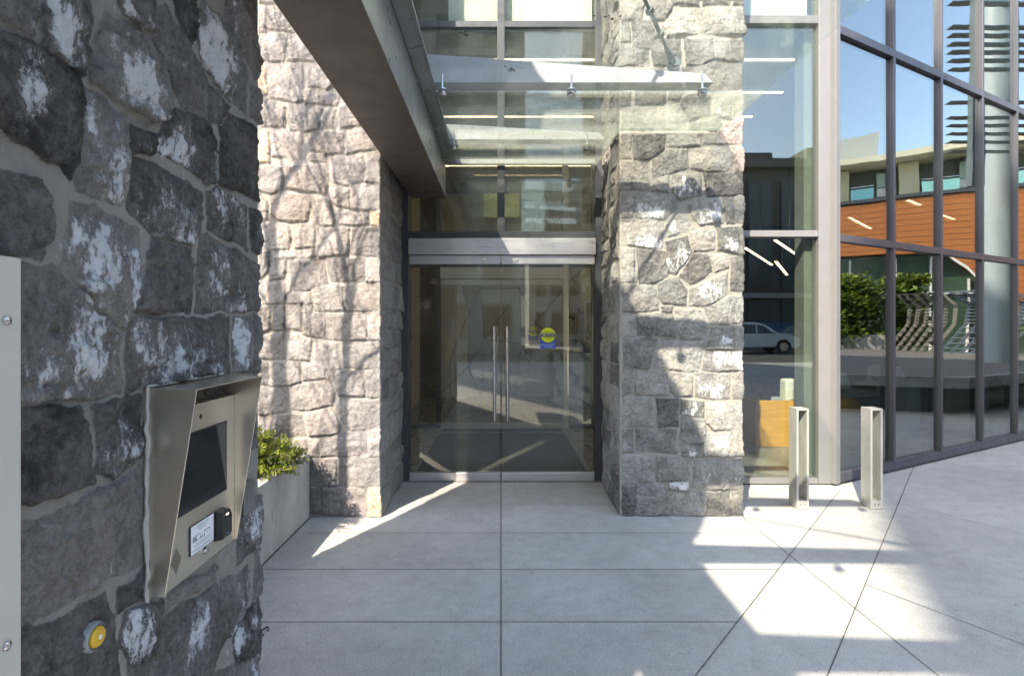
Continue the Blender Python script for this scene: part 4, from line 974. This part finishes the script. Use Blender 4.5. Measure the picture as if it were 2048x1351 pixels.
def leaves_obj(name, quads, tones, m, parent):
    vs = [v for q in quads for v in q]; fs = []; k = 0; tn = []
    for q, t in zip(quads, tones): fs.append(tuple(range(k, k+len(q)))); k += len(q); tn += [t]*len(q)
    me = bpy.data.meshes.new(name); me.from_pydata([tuple(v) for v in vs], [], fs); me.materials.append(m)
    a = me.attributes.new('tone', 'FLOAT', 'POINT'); a.data.foreach_set('value', tn); me.update()
    return link(bpy.data.objects.new(name, me), parent)
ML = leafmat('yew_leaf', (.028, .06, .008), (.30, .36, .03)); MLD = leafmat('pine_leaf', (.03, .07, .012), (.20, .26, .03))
def shrub(name, lab, loc, sprays, m, seed, spread, height, nl=.022, per=46):
    t = thing(name, lab, 'shrub', loc); R = random.Random(seed); Q = []; T = []; st = MB()
    for s in range(sprays):
        a = R.uniform(0, 2*PI); r = R.random()**.6; tip = Vector((math.cos(a)*r*spread[0], math.sin(a)*r*spread[1], height*(1-.65*r*r)*R.uniform(.55, 1.08)))
        root = Vector((tip.x*.25, tip.y*.25, 0)); mid = root.lerp(tip, .6)+Vector((0, 0, height*.12))
        pts = [root, mid, tip]; st.tube(pts, [.005, .0035, .0015], 5, False); tone = R.uniform(.1, .95)*(.45+.55*tip.z/height)  # low sprays take the dark leaf tone, shadow put into the colour
        for k in range(per):
            u = .30+.70*k/per; p = (root.lerp(mid, u/.6) if u < .6 else mid.lerp(tip, (u-.6)/.4))
            d = (tip-mid).normalized(); sd_ = d.cross(Vector((R.uniform(-1, 1), R.uniform(-1, 1), R.uniform(-.4, 1)))).normalized()*(1 if k % 2 else -1)
            L = nl*R.uniform(.8, 1.9); dr = (sd_+d*.55).normalized(); w = dr.cross(Vector((R.uniform(-1, 1), R.uniform(-1, 1), 1))).normalized()*L*.16
            e = p+dr*L; Q.append([p-w*.5, p+dr*L*.5-w, e, p+dr*L*.5+w]); T.append(min(1, max(0, tone+R.uniform(-.2, .2))))
    leaves_obj('foliage', Q, T, m, t); st.build('stem', surf('shrub_stem', (.10, .08, .05)), t); return t
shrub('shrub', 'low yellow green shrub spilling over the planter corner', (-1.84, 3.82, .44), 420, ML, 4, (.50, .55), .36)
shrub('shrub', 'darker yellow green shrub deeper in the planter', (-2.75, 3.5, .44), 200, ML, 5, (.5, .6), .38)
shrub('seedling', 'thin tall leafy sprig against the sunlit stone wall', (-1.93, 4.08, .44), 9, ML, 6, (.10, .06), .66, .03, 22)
def bare_tree(name, lab, loc, h, r0, seed, lean=(0, 0), depth=6, first=.42, forks=None):
    t = thing(name, lab, 'tree', loc); R = random.Random(seed); tr, tw = MB(), MB()
    def grow(p, d, L, r, lv):
        n = 5; pts = [p]; rs = [r]; dd = d.copy()
        for i in range(n):
            dd = (dd+Vector((R.uniform(-1, 1), R.uniform(-1, 1), R.uniform(-.3, .7)))*(.13 if lv else .05)).normalized(); pts.append(pts[-1]+dd*L/n); rs.append(r*(1-.38*(i+1)/n))
        (tr if lv < 2 else tw).tube(pts, rs, 8 if lv < 2 else 5, False)
        if lv >= depth: return
        for k in range(2 if lv < 2 else R.choice((2, 3))):
            a = R.uniform(0, 2*PI); sp = R.uniform(.22, .55) if lv else R.uniform(.15, .4)
            nd_ = (dd+Vector((math.cos(a), math.sin(a), 0))*sp+Vector((0, 0, .12))).normalized(); at_ = pts[-1] if k == 0 else pts[R.choice((3, 4, 5))]
            grow(at_, nd_, (L if lv else L*.38)*R.uniform(.62, .82), max(.003, rs[-1]*R.uniform(.66, .86)), lv+1)
        if lv < 3:
            for q in range(2): 
                a = R.uniform(0, 2*PI); grow(pts[R.choice((2, 3, 4))], (dd*.5+Vector((math.cos(a), math.sin(a), .55))).normalized(), L*(.55 if lv else .28), rs[3]*.4, lv+2)
    grow(Vector((0, 0, 0)), Vector((lean[0], lean[1], 1)).normalized(), h*first, r0, 0)
    mbk = surf('bark', (.14, .11, .085), .9, bmp=.6, bscale=25)
    tr.build('trunk', mbk, t, smooth=True); tw.build('twig', mbk, t, smooth=True); return t
bare_tree('bare_tree', 'leafless slender tree standing in the planter behind the pier', (-2.66, 2.40, .44), 7.2, .078, 12, (.0, .0), 6, .52)
bare_tree('bare_tree', 'second thinner leafless tree beside the first in the planter', (-2.24, 2.42, .44), 6.0, .050, 21, (.03, .02), 6, .52)
# ---------------------------------------------------------------- lobby furniture seen through the window and facade
bn = thing('timber_bench', 'honey coloured timber bench with pale back cushion inside the window', 'bench', (3.14, 6.85, .012))
MB().box(0, 1.3, 0, .05, 0, .57).box(0, .05, .051, .85, 0, .57).box(1.25, 1.30, .051, .85, 0, .57).build('carcass', M['wood_orange'], bn, .006)
MB().box(.052, 1.248, .052, .80, .30, .44).build('seat', M['cushion'], bn, .02, seg=3)
MB().box(.66, 1.20, .55, .74, .442, .78).build('cushion', M['cushion'], bn, .04, seg=4)
tag(MB().box(2.7, 3.1, 8.2, 8.6, .012, .50).build('side_table', M['grey_seat'], None, .01), 'grey block side table behind the timber bench', 'table')
for x, y, h, lab in ((5.45, 7.62, .74, 'pale block stool in the second facade bay'), (6.75, 8.05, .74, 'pale block stool in the third facade bay')):
    q = thing('block_stool', lab, 'stool', (x, y, .012), FA, 'pale block stools in the lobby'); MB().box(-.19, .19, -.19, .19, 0, h-.06).build('base', M['white'], q, .01); MB().box(-.2, .2, -.2, .2, h-.058, h).build('seat', M['cushion'], q, .015)
lg_ = thing('lounge_seat', 'low grey lounge seat with wedge back behind the first facade bay', 'seat', (4.55, 7.25, .012), FA)
MB().box(-.55, .75, 0, .75, 0, .52).build('base', M['grey_seat'], lg_, .02)
w_ = MB().prism([(-.1, .53), (.72, .53), (.72, .60), (.45, .62), (-.05, .56)], .02, .7, 'y').build('seat', M['cushion'], lg_, .01)
MB().prism([(.02, .63), (.36, .63), (.22, .86), (.10, .84)], .15, .6, 'y').build('cushion', M['white'], lg_, .02)
lg2 = copy_tree(lg_); lg2.location = (6.2, 8.5, .012); lg2['label'] = 'low grey lounge seat farther along behind the third facade bay'
lg_['group'] = lg2['group'] = 'low grey lounge seats in the lobby'

# ---------------------------------------------------------------- the plaza to the right (seen mirrored in the facade)
stl = surf('pale_blue_column', (.29, .35, .37), .45, var=.05)
rc = thing('round_column', 'tall round pale column on the plaza with metal base ring', 'column', (14.97, 8.50, 0))
MB().lathe([(.335, .30), (.335, 13)], seg=64).build('shaft', stl, rc, smooth=True)
MB().lathe([(0, 0), (.352, 0), (.352, .30), (.335, .302)], seg=64).build('base_ring', surf('base_ring_metal', (.30, .31, .28), .5, .3), rc, smooth=True)
MB().box(-2.6, 4, -4, 4, 13.02, 13.6).build('cap_slab', M['white'], rc)
lv = thing('louvre_screen', 'stacked dark metal louvre blades bracketed beside the round column', 'louvre screen', (12.50, 7.30, 0), math.radians(58))
lm = surf('louvre_metal', (.13, .16, .165), .4, .3)
for z in (8.5, 7.98, 7.8, 7.61, 7.44, 7.26, 7.07, 6.35, 6.02, 5.85, 5.67, 5.49, 5.28): MB().prism([(-.10, z), (.10, z+.012), (-.10, z+.024)], -.05, 3.6, 'y').build('blade', lm, lv)
for o in list(lv.children): o.rotation_euler = (0, 0, math.radians(-90)); o.location = (0, 0, 0)
MB().box(.25, .42, .15, .30, 4.5, 13.0).build('post', lm, lv); MB().box(2.9, 3.05, .15, .30, 4.9, 13.0).build('post', lm, lv)
ow = surf('orange_cladding', (.40, .135, .035), .55, 0, .14, 6, (1, .15, 4))
ob = thing('orange_building', 'building with orange cladding boards over a green glass ground floor', 'building', (29.8, 0, 0))
MB().prism([(-14, 7.45), (17, 7.62), (17, 1.0), (12.8, 1.0), (9.2, 5.0), (-14, 4.85)], 0, .45, 'x').build('cladding', ow, ob)
sm = MB()
for k in range(9):
    z = 5.18+k*.275; sm.box(-.006, -.001, -14, 17, z, z+.016)
for k in range(1, 13):
    z = 5.0-k*.30; y = 9.2+(5.0-z)*.9+.1; sm.box(-.006, -.001, y, 17, z, z+.016)
sm.build('board_seam', surf('seam_brown', (.10, .035, .012), .8), ob)
MB().box(-.08, .5, -14, 17, 7.63, 7.80).build('parapet', M['frame_door'], ob)
MB().box(.62, 10, -14, 17, 0, 7.6).build('body', surf('green_glazing', (.05, .085, .06), .15, 0, .3, .8), ob)
for y in (-9, -7, -5, -3, -1, .8, 2.2, 3.6, 5.05, 5.65, 7.3, 8.7, 10.1, 11.4): MB().box(.50, .60, y-.05, y+.05, .1, 4.8 if y < 9.3 else max(1.0, 4.7-(y-9.2)*1.1)).build('mullion', M['white'], ob)
MB().box(.48, .60, -14, 12.3, 3.02, 3.12).build('transom', M['white'], ob); MB().prism([(9.15, 5.0), (9.3, 4.95), (12.95, .95), (12.75, .95)], -.10, -.02, 'x').build('edge_trim', M['white'], ob)
cr_ = surf('cream_render', (.58, .53, .36), .7, var=.05)
ap = thing('apartment_block', 'cream apartment block with turquoise glass balconies above the orange wall', 'building', (50.5, 0, 0))
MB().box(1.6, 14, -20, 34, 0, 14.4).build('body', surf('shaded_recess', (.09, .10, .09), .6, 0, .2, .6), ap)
MB().box(-1.6, 14, -20, 34, 14.42, 14.85).build('roof', surf('roof_slab', (.62, .58, .44), .7), ap)
MB().prism([(-6, 14.87), (7.4, 14.87), (7.4, 17.2), (-6, 16.6)], .5, 6, 'x').build('roof_screen', surf('roof_screen_metal', (.38, .42, .40), .6, 0, .06, 3, (1, 1, 12)), ap)
for z0 in (11.05, 7.7, 4.3):
    for i, (y0, y1) in enumerate(((4.2, 5.35), (8.9, 10.25), (13.9, 15.4), (18.5, 20), (-.6, 1.0), (-5, -3.4))): MB().box(.2, 1.59, y0, y1, z0-.02, z0+3.3).build('wall_panel', cr_, ap)
    for y0, y1, c in ((5.5, 6.95, (.10, .30, .36)), (10.3, 12.75, (.22, .50, .48)), (15.6, 18.2, (.22, .50, .48)), (1.2, 4.0, (.10, .30, .36))):
        bl_ = MB().box(-.6, 1.55, y0, y1, z0+.55, z0+.70).build('balcony', cr_, ap); MB().box(-.66, -.61, y0, y1, z0+.35, z0+1.45).build('glass_guard', surf('turquoise_guard', c, .2, var=.08), bl_); MB().box(-.68, -.60, y0, y1, z0+1.60, z0+1.64).build('rail', M['steel'], bl_)
    for y in (7.15, 8.0, 12.95):
        f_ = MB().box(1.3, 1.58, y, y+.78, z0+.1, z0+3.1).build('window', M['frame_door'], ap)
        for zz in ((z0+.2, z0+.95), (z0+1.05, z0+1.7), (z0+1.8, z0+3.0)): MB().box(1.26, 1.29, y+.06, y+.72, zz[0], zz[1]).build('window_pane', surf('mint_blind', (.36, .50, .44) if zz[0] != z0+1.05 else (.7, .7, .68), .3, var=.1), f_)
dkm = surf('grey_deck_boards', (.13, .12, .11), .7, 0, .2, 2, (1, 14, 1))
dk_ = thing('timber_deck', 'raised dark grey timber deck on the plaza', 'deck', (0, 0, 0))
MB().prism([(7.6, 1.5), (9.2, 7.0), (12.8, 9.2), (21.8, 10.6), (22.3, 1.5)], .54, .62).build('boards', dkm, dk_)
MB().prism([(7.75, 1.6), (9.3, 6.9), (12.8, 9.05), (21.6, 10.4), (22.1, 1.6)], .003, .535).build('base', M['dark_room'], dk_)
MB().prism([(7.5, 1.4), (7.6, 1.4), (9.2, 7.02), (12.8, 9.22), (12.75, 9.32), (9.1, 7.1)], .45, .64).build('edge', M['canopy_steel'], dk_)
rb = thing('ribbed_shelter', 'curved timber ribbed bench shelter on the deck', 'shelter', (22.4, 7.35, .622), math.radians(90))
rbm = surf('grey_timber_rib', (.24, .23, .20), .7, 0, .2, 5); rbs = surf('shaded_slat_timber', (.02, .018, .014), .7, 0, .2, 5); rbd = surf('dark_timber_rib', (.10, .13, .16), .6, 0, .2, 5)
def ribp(k):
    o_ = k*.235; bend = 0 if k < 6 else (k-5)*.06
    return [(o_-.75, 0), (o_-.12+bend, .95), (o_-.05+bend, 1.6), (o_-.45, 2.02), (o_-1.0, 2.0)]
for k in range(12):
    y = k*.27; pr_ = ribp(k); mb = MB()
    for a, c in zip(pr_[:-1], pr_[1:]): mb.prism([(a[0]-.06, a[1]), (a[0]+.06, a[1]), (c[0]+.06, c[1]), (c[0]-.06, c[1])], y-.03, y+.03, 'y')
    mb.build('rib', rbm if k < 6 else rbd, rb)
for q in range(22):
    u = q/21*3.6; i = min(3, int(u)); f_ = u-i
    for k0, k1 in ((0, 5), (6, 11)):
        A = [ribp(k0)[i][n_]*(1-f_)+ribp(k0)[i+1][n_]*f_ for n_ in (0, 1)]; B_ = [ribp(k1)[i][n_]*(1-f_)+ribp(k1)[i+1][n_]*f_ for n_ in (0, 1)]
        MB().tube([(A[0]-.06, k0*.27, A[1]), (B_[0]-.06, k1*.27, B_[1])], [.016, .016], 4).build('slat', rbs if k0 == 0 else rbd, rb)
pw = thing('garden_wall', 'low pale concrete garden wall at the back of the deck', 'wall', (22.6, 2.0, 0)); MB().box(0, .3, -6, 4.7, 0, 1.12).build('face', M['planter'], pw); MB().box(.31, 4, -6, 4.7, 0, .98).build('bed', M['dark_room'], pw)
def leafy(name, lab, loc, n, rad, h, seed, trunk=1.0, m=MLD, sz=.16, cat='tree'):
    t = thing(name, lab, cat, loc); R = random.Random(seed); Q = []; T = []
    cl_ = [Vector((R.gauss(0, .5)*rad, R.gauss(0, .5)*rad, trunk+R.random()*h)) for _ in range(max(12, n//110))]
    for k in range(n):
        c = R.choice(cl_); f_ = 1-.5*(c.z-trunk)/h; p = Vector((c.x*f_, c.y*f_, c.z))+Vector((R.gauss(0, 1), R.gauss(0, 1), R.gauss(0, .45)))*rad*.20
        d = Vector((R.uniform(-1, 1), R.uniform(-1, 1), R.uniform(-.5, .5))).normalized(); w = d.cross(Vector((R.uniform(-1, 1), R.uniform(-1, 1), 1))).normalized()*sz*.3; L = sz*R.uniform(.6, 1.4)
        Q.append([p-w*.4, p+d*L*.5-w, p+d*L, p+d*L*.5+w]); T.append(R.random())
    leaves_obj('crown', Q, T, m, t); mb = MB().tube([(0, 0, 0), (.03, 0, trunk), (0, .05, trunk+h*.8)], [rad*.07, rad*.05, rad*.02], 8)
    for c in cl_[:10]: mb.tube([(0, 0, max(.3, c.z-rad*.5)), (c.x*.8, c.y*.8, c.z)], [rad*.025, rad*.01], 5)
    mb.build('trunk', surf('tree_bark', (.10, .08, .06), .9), t, smooth=True); return t
leafy('pine_tree', 'spreading green pine behind the low garden wall', (23.7, 5.3, .98), 12000, 1.5, 2.2, 3, .15, sz=.22)
leafy('pine_tree', 'taller green pine left of the spreading one in the garden bed', (24.6, 2.2, .98), 8000, 1.5, 2.8, 4, .3, sz=.24)
leafy('pine_tree', 'small green pine behind the ribbed shelter', (24.8, 7.4, 0), 6000, 1.0, 2.6, 7, .8, sz=.22)
leafy('hedge_tree', 'dark green tree right of the orange cladding slope', (26.5, 13.4, 0), 7000, 1.6, 3.4, 9, .8, sz=.24)

# ---------------------------------------------------------------- the street behind the camera (seen mirrored in the window)
dm_ = surf('dark_building_skin', (.075, .07, .068), .5, 0, .15, .5)
db = thing('office_building', 'dark grey flat roofed office building across the street', 'building', (8, -34.5, 0))
MB().box(0, 34, -14, 0, 0, 14.2).build('body', dm_, db); MB().box(-1, 35, -14, .8, 14.22, 14.9).build('roof', surf('roof_edge', (.12, .11, .10), .6), db)
MB().box(12.6, 15.0, -9, -2, 14.92, 16.2).build('roof_box', dm_, db); MB().box(17.4, 24, -9, -1, 14.92, 16.3).build('roof_box', dm_, db)
for i in range(12):
    for z0, z1 in ((4.4, 13.2), (.6, 3.6)):
        f_ = MB().box(1.2+i*2.7, 3.2+i*2.7, .001, .14, z0, z1).build('window', M['frame_door'], db)
        MB().box(1.3+i*2.7, 2.15+i*2.7, .15, .17, z0+.1, z1-.1).box(2.25+i*2.7, 3.1+i*2.7, .15, .17, z0+.1, z1-.1).build('window_pane', surf('dark_pane', (.05, .075, .085) if i % 3 else (.11, .10, .07), .15), f_)
MB().box(0, 34, .001, .5, 3.8, 4.2).build('ledge', surf('ledge', (.3, .3, .3), .6), db)
hf = thing('site_hoarding', 'blue painted site hoarding with a pale diamond logo behind the car', 'hoarding', (14.0, -26.9, 0))
MB().box(0, 16, -.06, 0, .005, 1.75).build('boards', surf('blue_paint', (.02, .09, .17), .5), hf)
MB().prism([(5.6-.65, 1.12), (5.6, .70), (5.6+.65, 1.12), (5.6, 1.54)], .002, .012, 'y').build('diamond_logo', surf('logo_grey', (.30, .32, .32), .6), hf)
MB().box(5.25, 5.95, .014, .018, 1.09, 1.17).build('logo_bar', surf('logo_blue', (.03, .10, .18), .6), hf)
cb = M['white']; car = thing('parked_car', 'white sport utility car parked in front of the blue hoarding', 'car', (14.05, -20.6, .006))
side_ = [(-2.25, .38), (-2.28, .75), (-2.2, 1.0), (-2.0, 1.32), (-1.75, 1.60), (-1.2, 1.69), (-.2, 1.70), (.35, 1.60), (1.05, 1.12), (1.75, 1.03), (2.15, .88), (2.28, .66), (2.26, .36), (1.95, .24)]
arch = lambda cx: [(cx+.42*math.cos(a), .34+.42*math.sin(a)) for a in np.linspace(0, PI, 9)]
bodyp = side_[:]+[(p[0], max(.24, p[1])) for p in arch(1.38)]+[(p[0], max(.24, p[1])) for p in arch(-1.35)]+[(-2.1, .24)]
mb = MB(); n = len(bodyp)
def ring(y, k): return [(x, y*(1-.14*max(0, z-.95)/.75)*k, z) for x, z in bodyp]
ys_c = (-.90, -.84, .84, .90); ks = (1, 1.0, 1.0, 1)
rings = [[(x*(.985 if abs(y) > .86 else 1), y*(1-.16*max(0, z-.98)/.7), z) for x, z in bodyp] for y in ys_c]
mb.add([v for r_ in rings for v in r_], [(i*n+j, i*n+(j+1) % n, (i+1)*n+(j+1) % n, (i+1)*n+j) for i in range(3) for j in range(n)]+[tuple(range(n-1, -1, -1)), tuple(range(3*n, 4*n))])
mb.build('body', surf('white_car_paint', (.7, .72, .73), .15, var=.01), car, .02)
gl_ = M['screen']
for s in (-1, 1):
    for poly in ([(-.05, 1.08), (.82, 1.08), (.30, 1.50), (-.05, 1.56)], [(-1.05, 1.10), (-.13, 1.08), (-.13, 1.57), (-1.0, 1.57)], [(-1.75, 1.12), (-1.15, 1.10), (-1.12, 1.56), (-1.55, 1.46)]):
        m2 = MB(); m2.prism(poly, 0, 1, 'y'); m2.v = [(x, s*(.905*(1-.16*max(0, z-.98)/.7)+.006*y-.001), z) for x, y, z in m2.v]; m2.build('side_window', gl_, car)
    for cx in (1.38, -1.35):
        w_ = MB().lathe([(0, -.11), (.33, -.11), (.35, -.08), (.35, .08), (.33, .11), (0, .11)], (cx, s*.80, .35), (0, 1, 0), 32).build('wheel', M['black'], car, smooth=True)
        MB().lathe([(0, .112), (.20, .112), (.22, .118), (0, .122)], (cx, s*.80, .35), (0, s, 0), 32).build('rim', M['steel'], w_, smooth=True)
    MB().box(2.12, 2.24, min(s*.55, s*.84), max(s*.55, s*.84), .74, .86).build('headlight', M['label'], car)
    MB().box(.75, .92, min(s*.92, s*1.06), max(s*.92, s*1.06), 1.06, 1.18).build('mirror', surf('mirror_white', (.6, .6, .6), .3), car, .02)
    MB().box(-2.24, -2.18, min(s*.6, s*.84), max(s*.6, s*.84), .9, 1.05).build('tail_light', surf('red_lens', (.4, .02, .02), .2), car)
MB().add([(.40, -.70, 1.59), (.40, .70, 1.59), (1.02, .80, 1.16), (1.02, -.80, 1.16)], [(0, 1, 2, 3)]).build('windscreen', gl_, car).location = (.02, 0, .012)
tw = thing('shading_tower', 'grey concrete tower block added behind the viewer to shade the facade', 'building', (-9.2, -19.0, 0))  # added sun blocker: casts the soft-edged shade on facade and right paving
MB().box(0, 10.5, -10, 0, 0, 29).build('body', surf('tower_concrete', (.32, .31, .30), .7, 0, .1, .4), tw)
for f_ in range(9):
    for i in range(4):
        wf = MB().box(.7+i*2.5, 2.3+i*2.5, .001, .08, .9+f_*3.1, 2.7+f_*3.1).build('window', M['frame_door'], tw); MB().box(.78+i*2.5, 2.22+i*2.5, .081, .09, .98+f_*3.1, 2.62+f_*3.1).build('window_pane', M['screen'], wf)

pb = thing('sky_gap_building', 'pale low building added to cover the sky gap beyond the grey tower', 'building', (2.2, -33, 0))  # added so the door glass does not mirror bright sky here
MB().box(0, 5.6, -9, 0, 0, 9.6).build('body', surf('pale_render', (.28, .28, .27), .7), pb)
for i in range(4):
    for k in range(3): MB().box(.5+i*1.3, 1.3+i*1.3, .001, .05, .9+k*3, 2.6+k*3).build('window', M['screen'], pb)
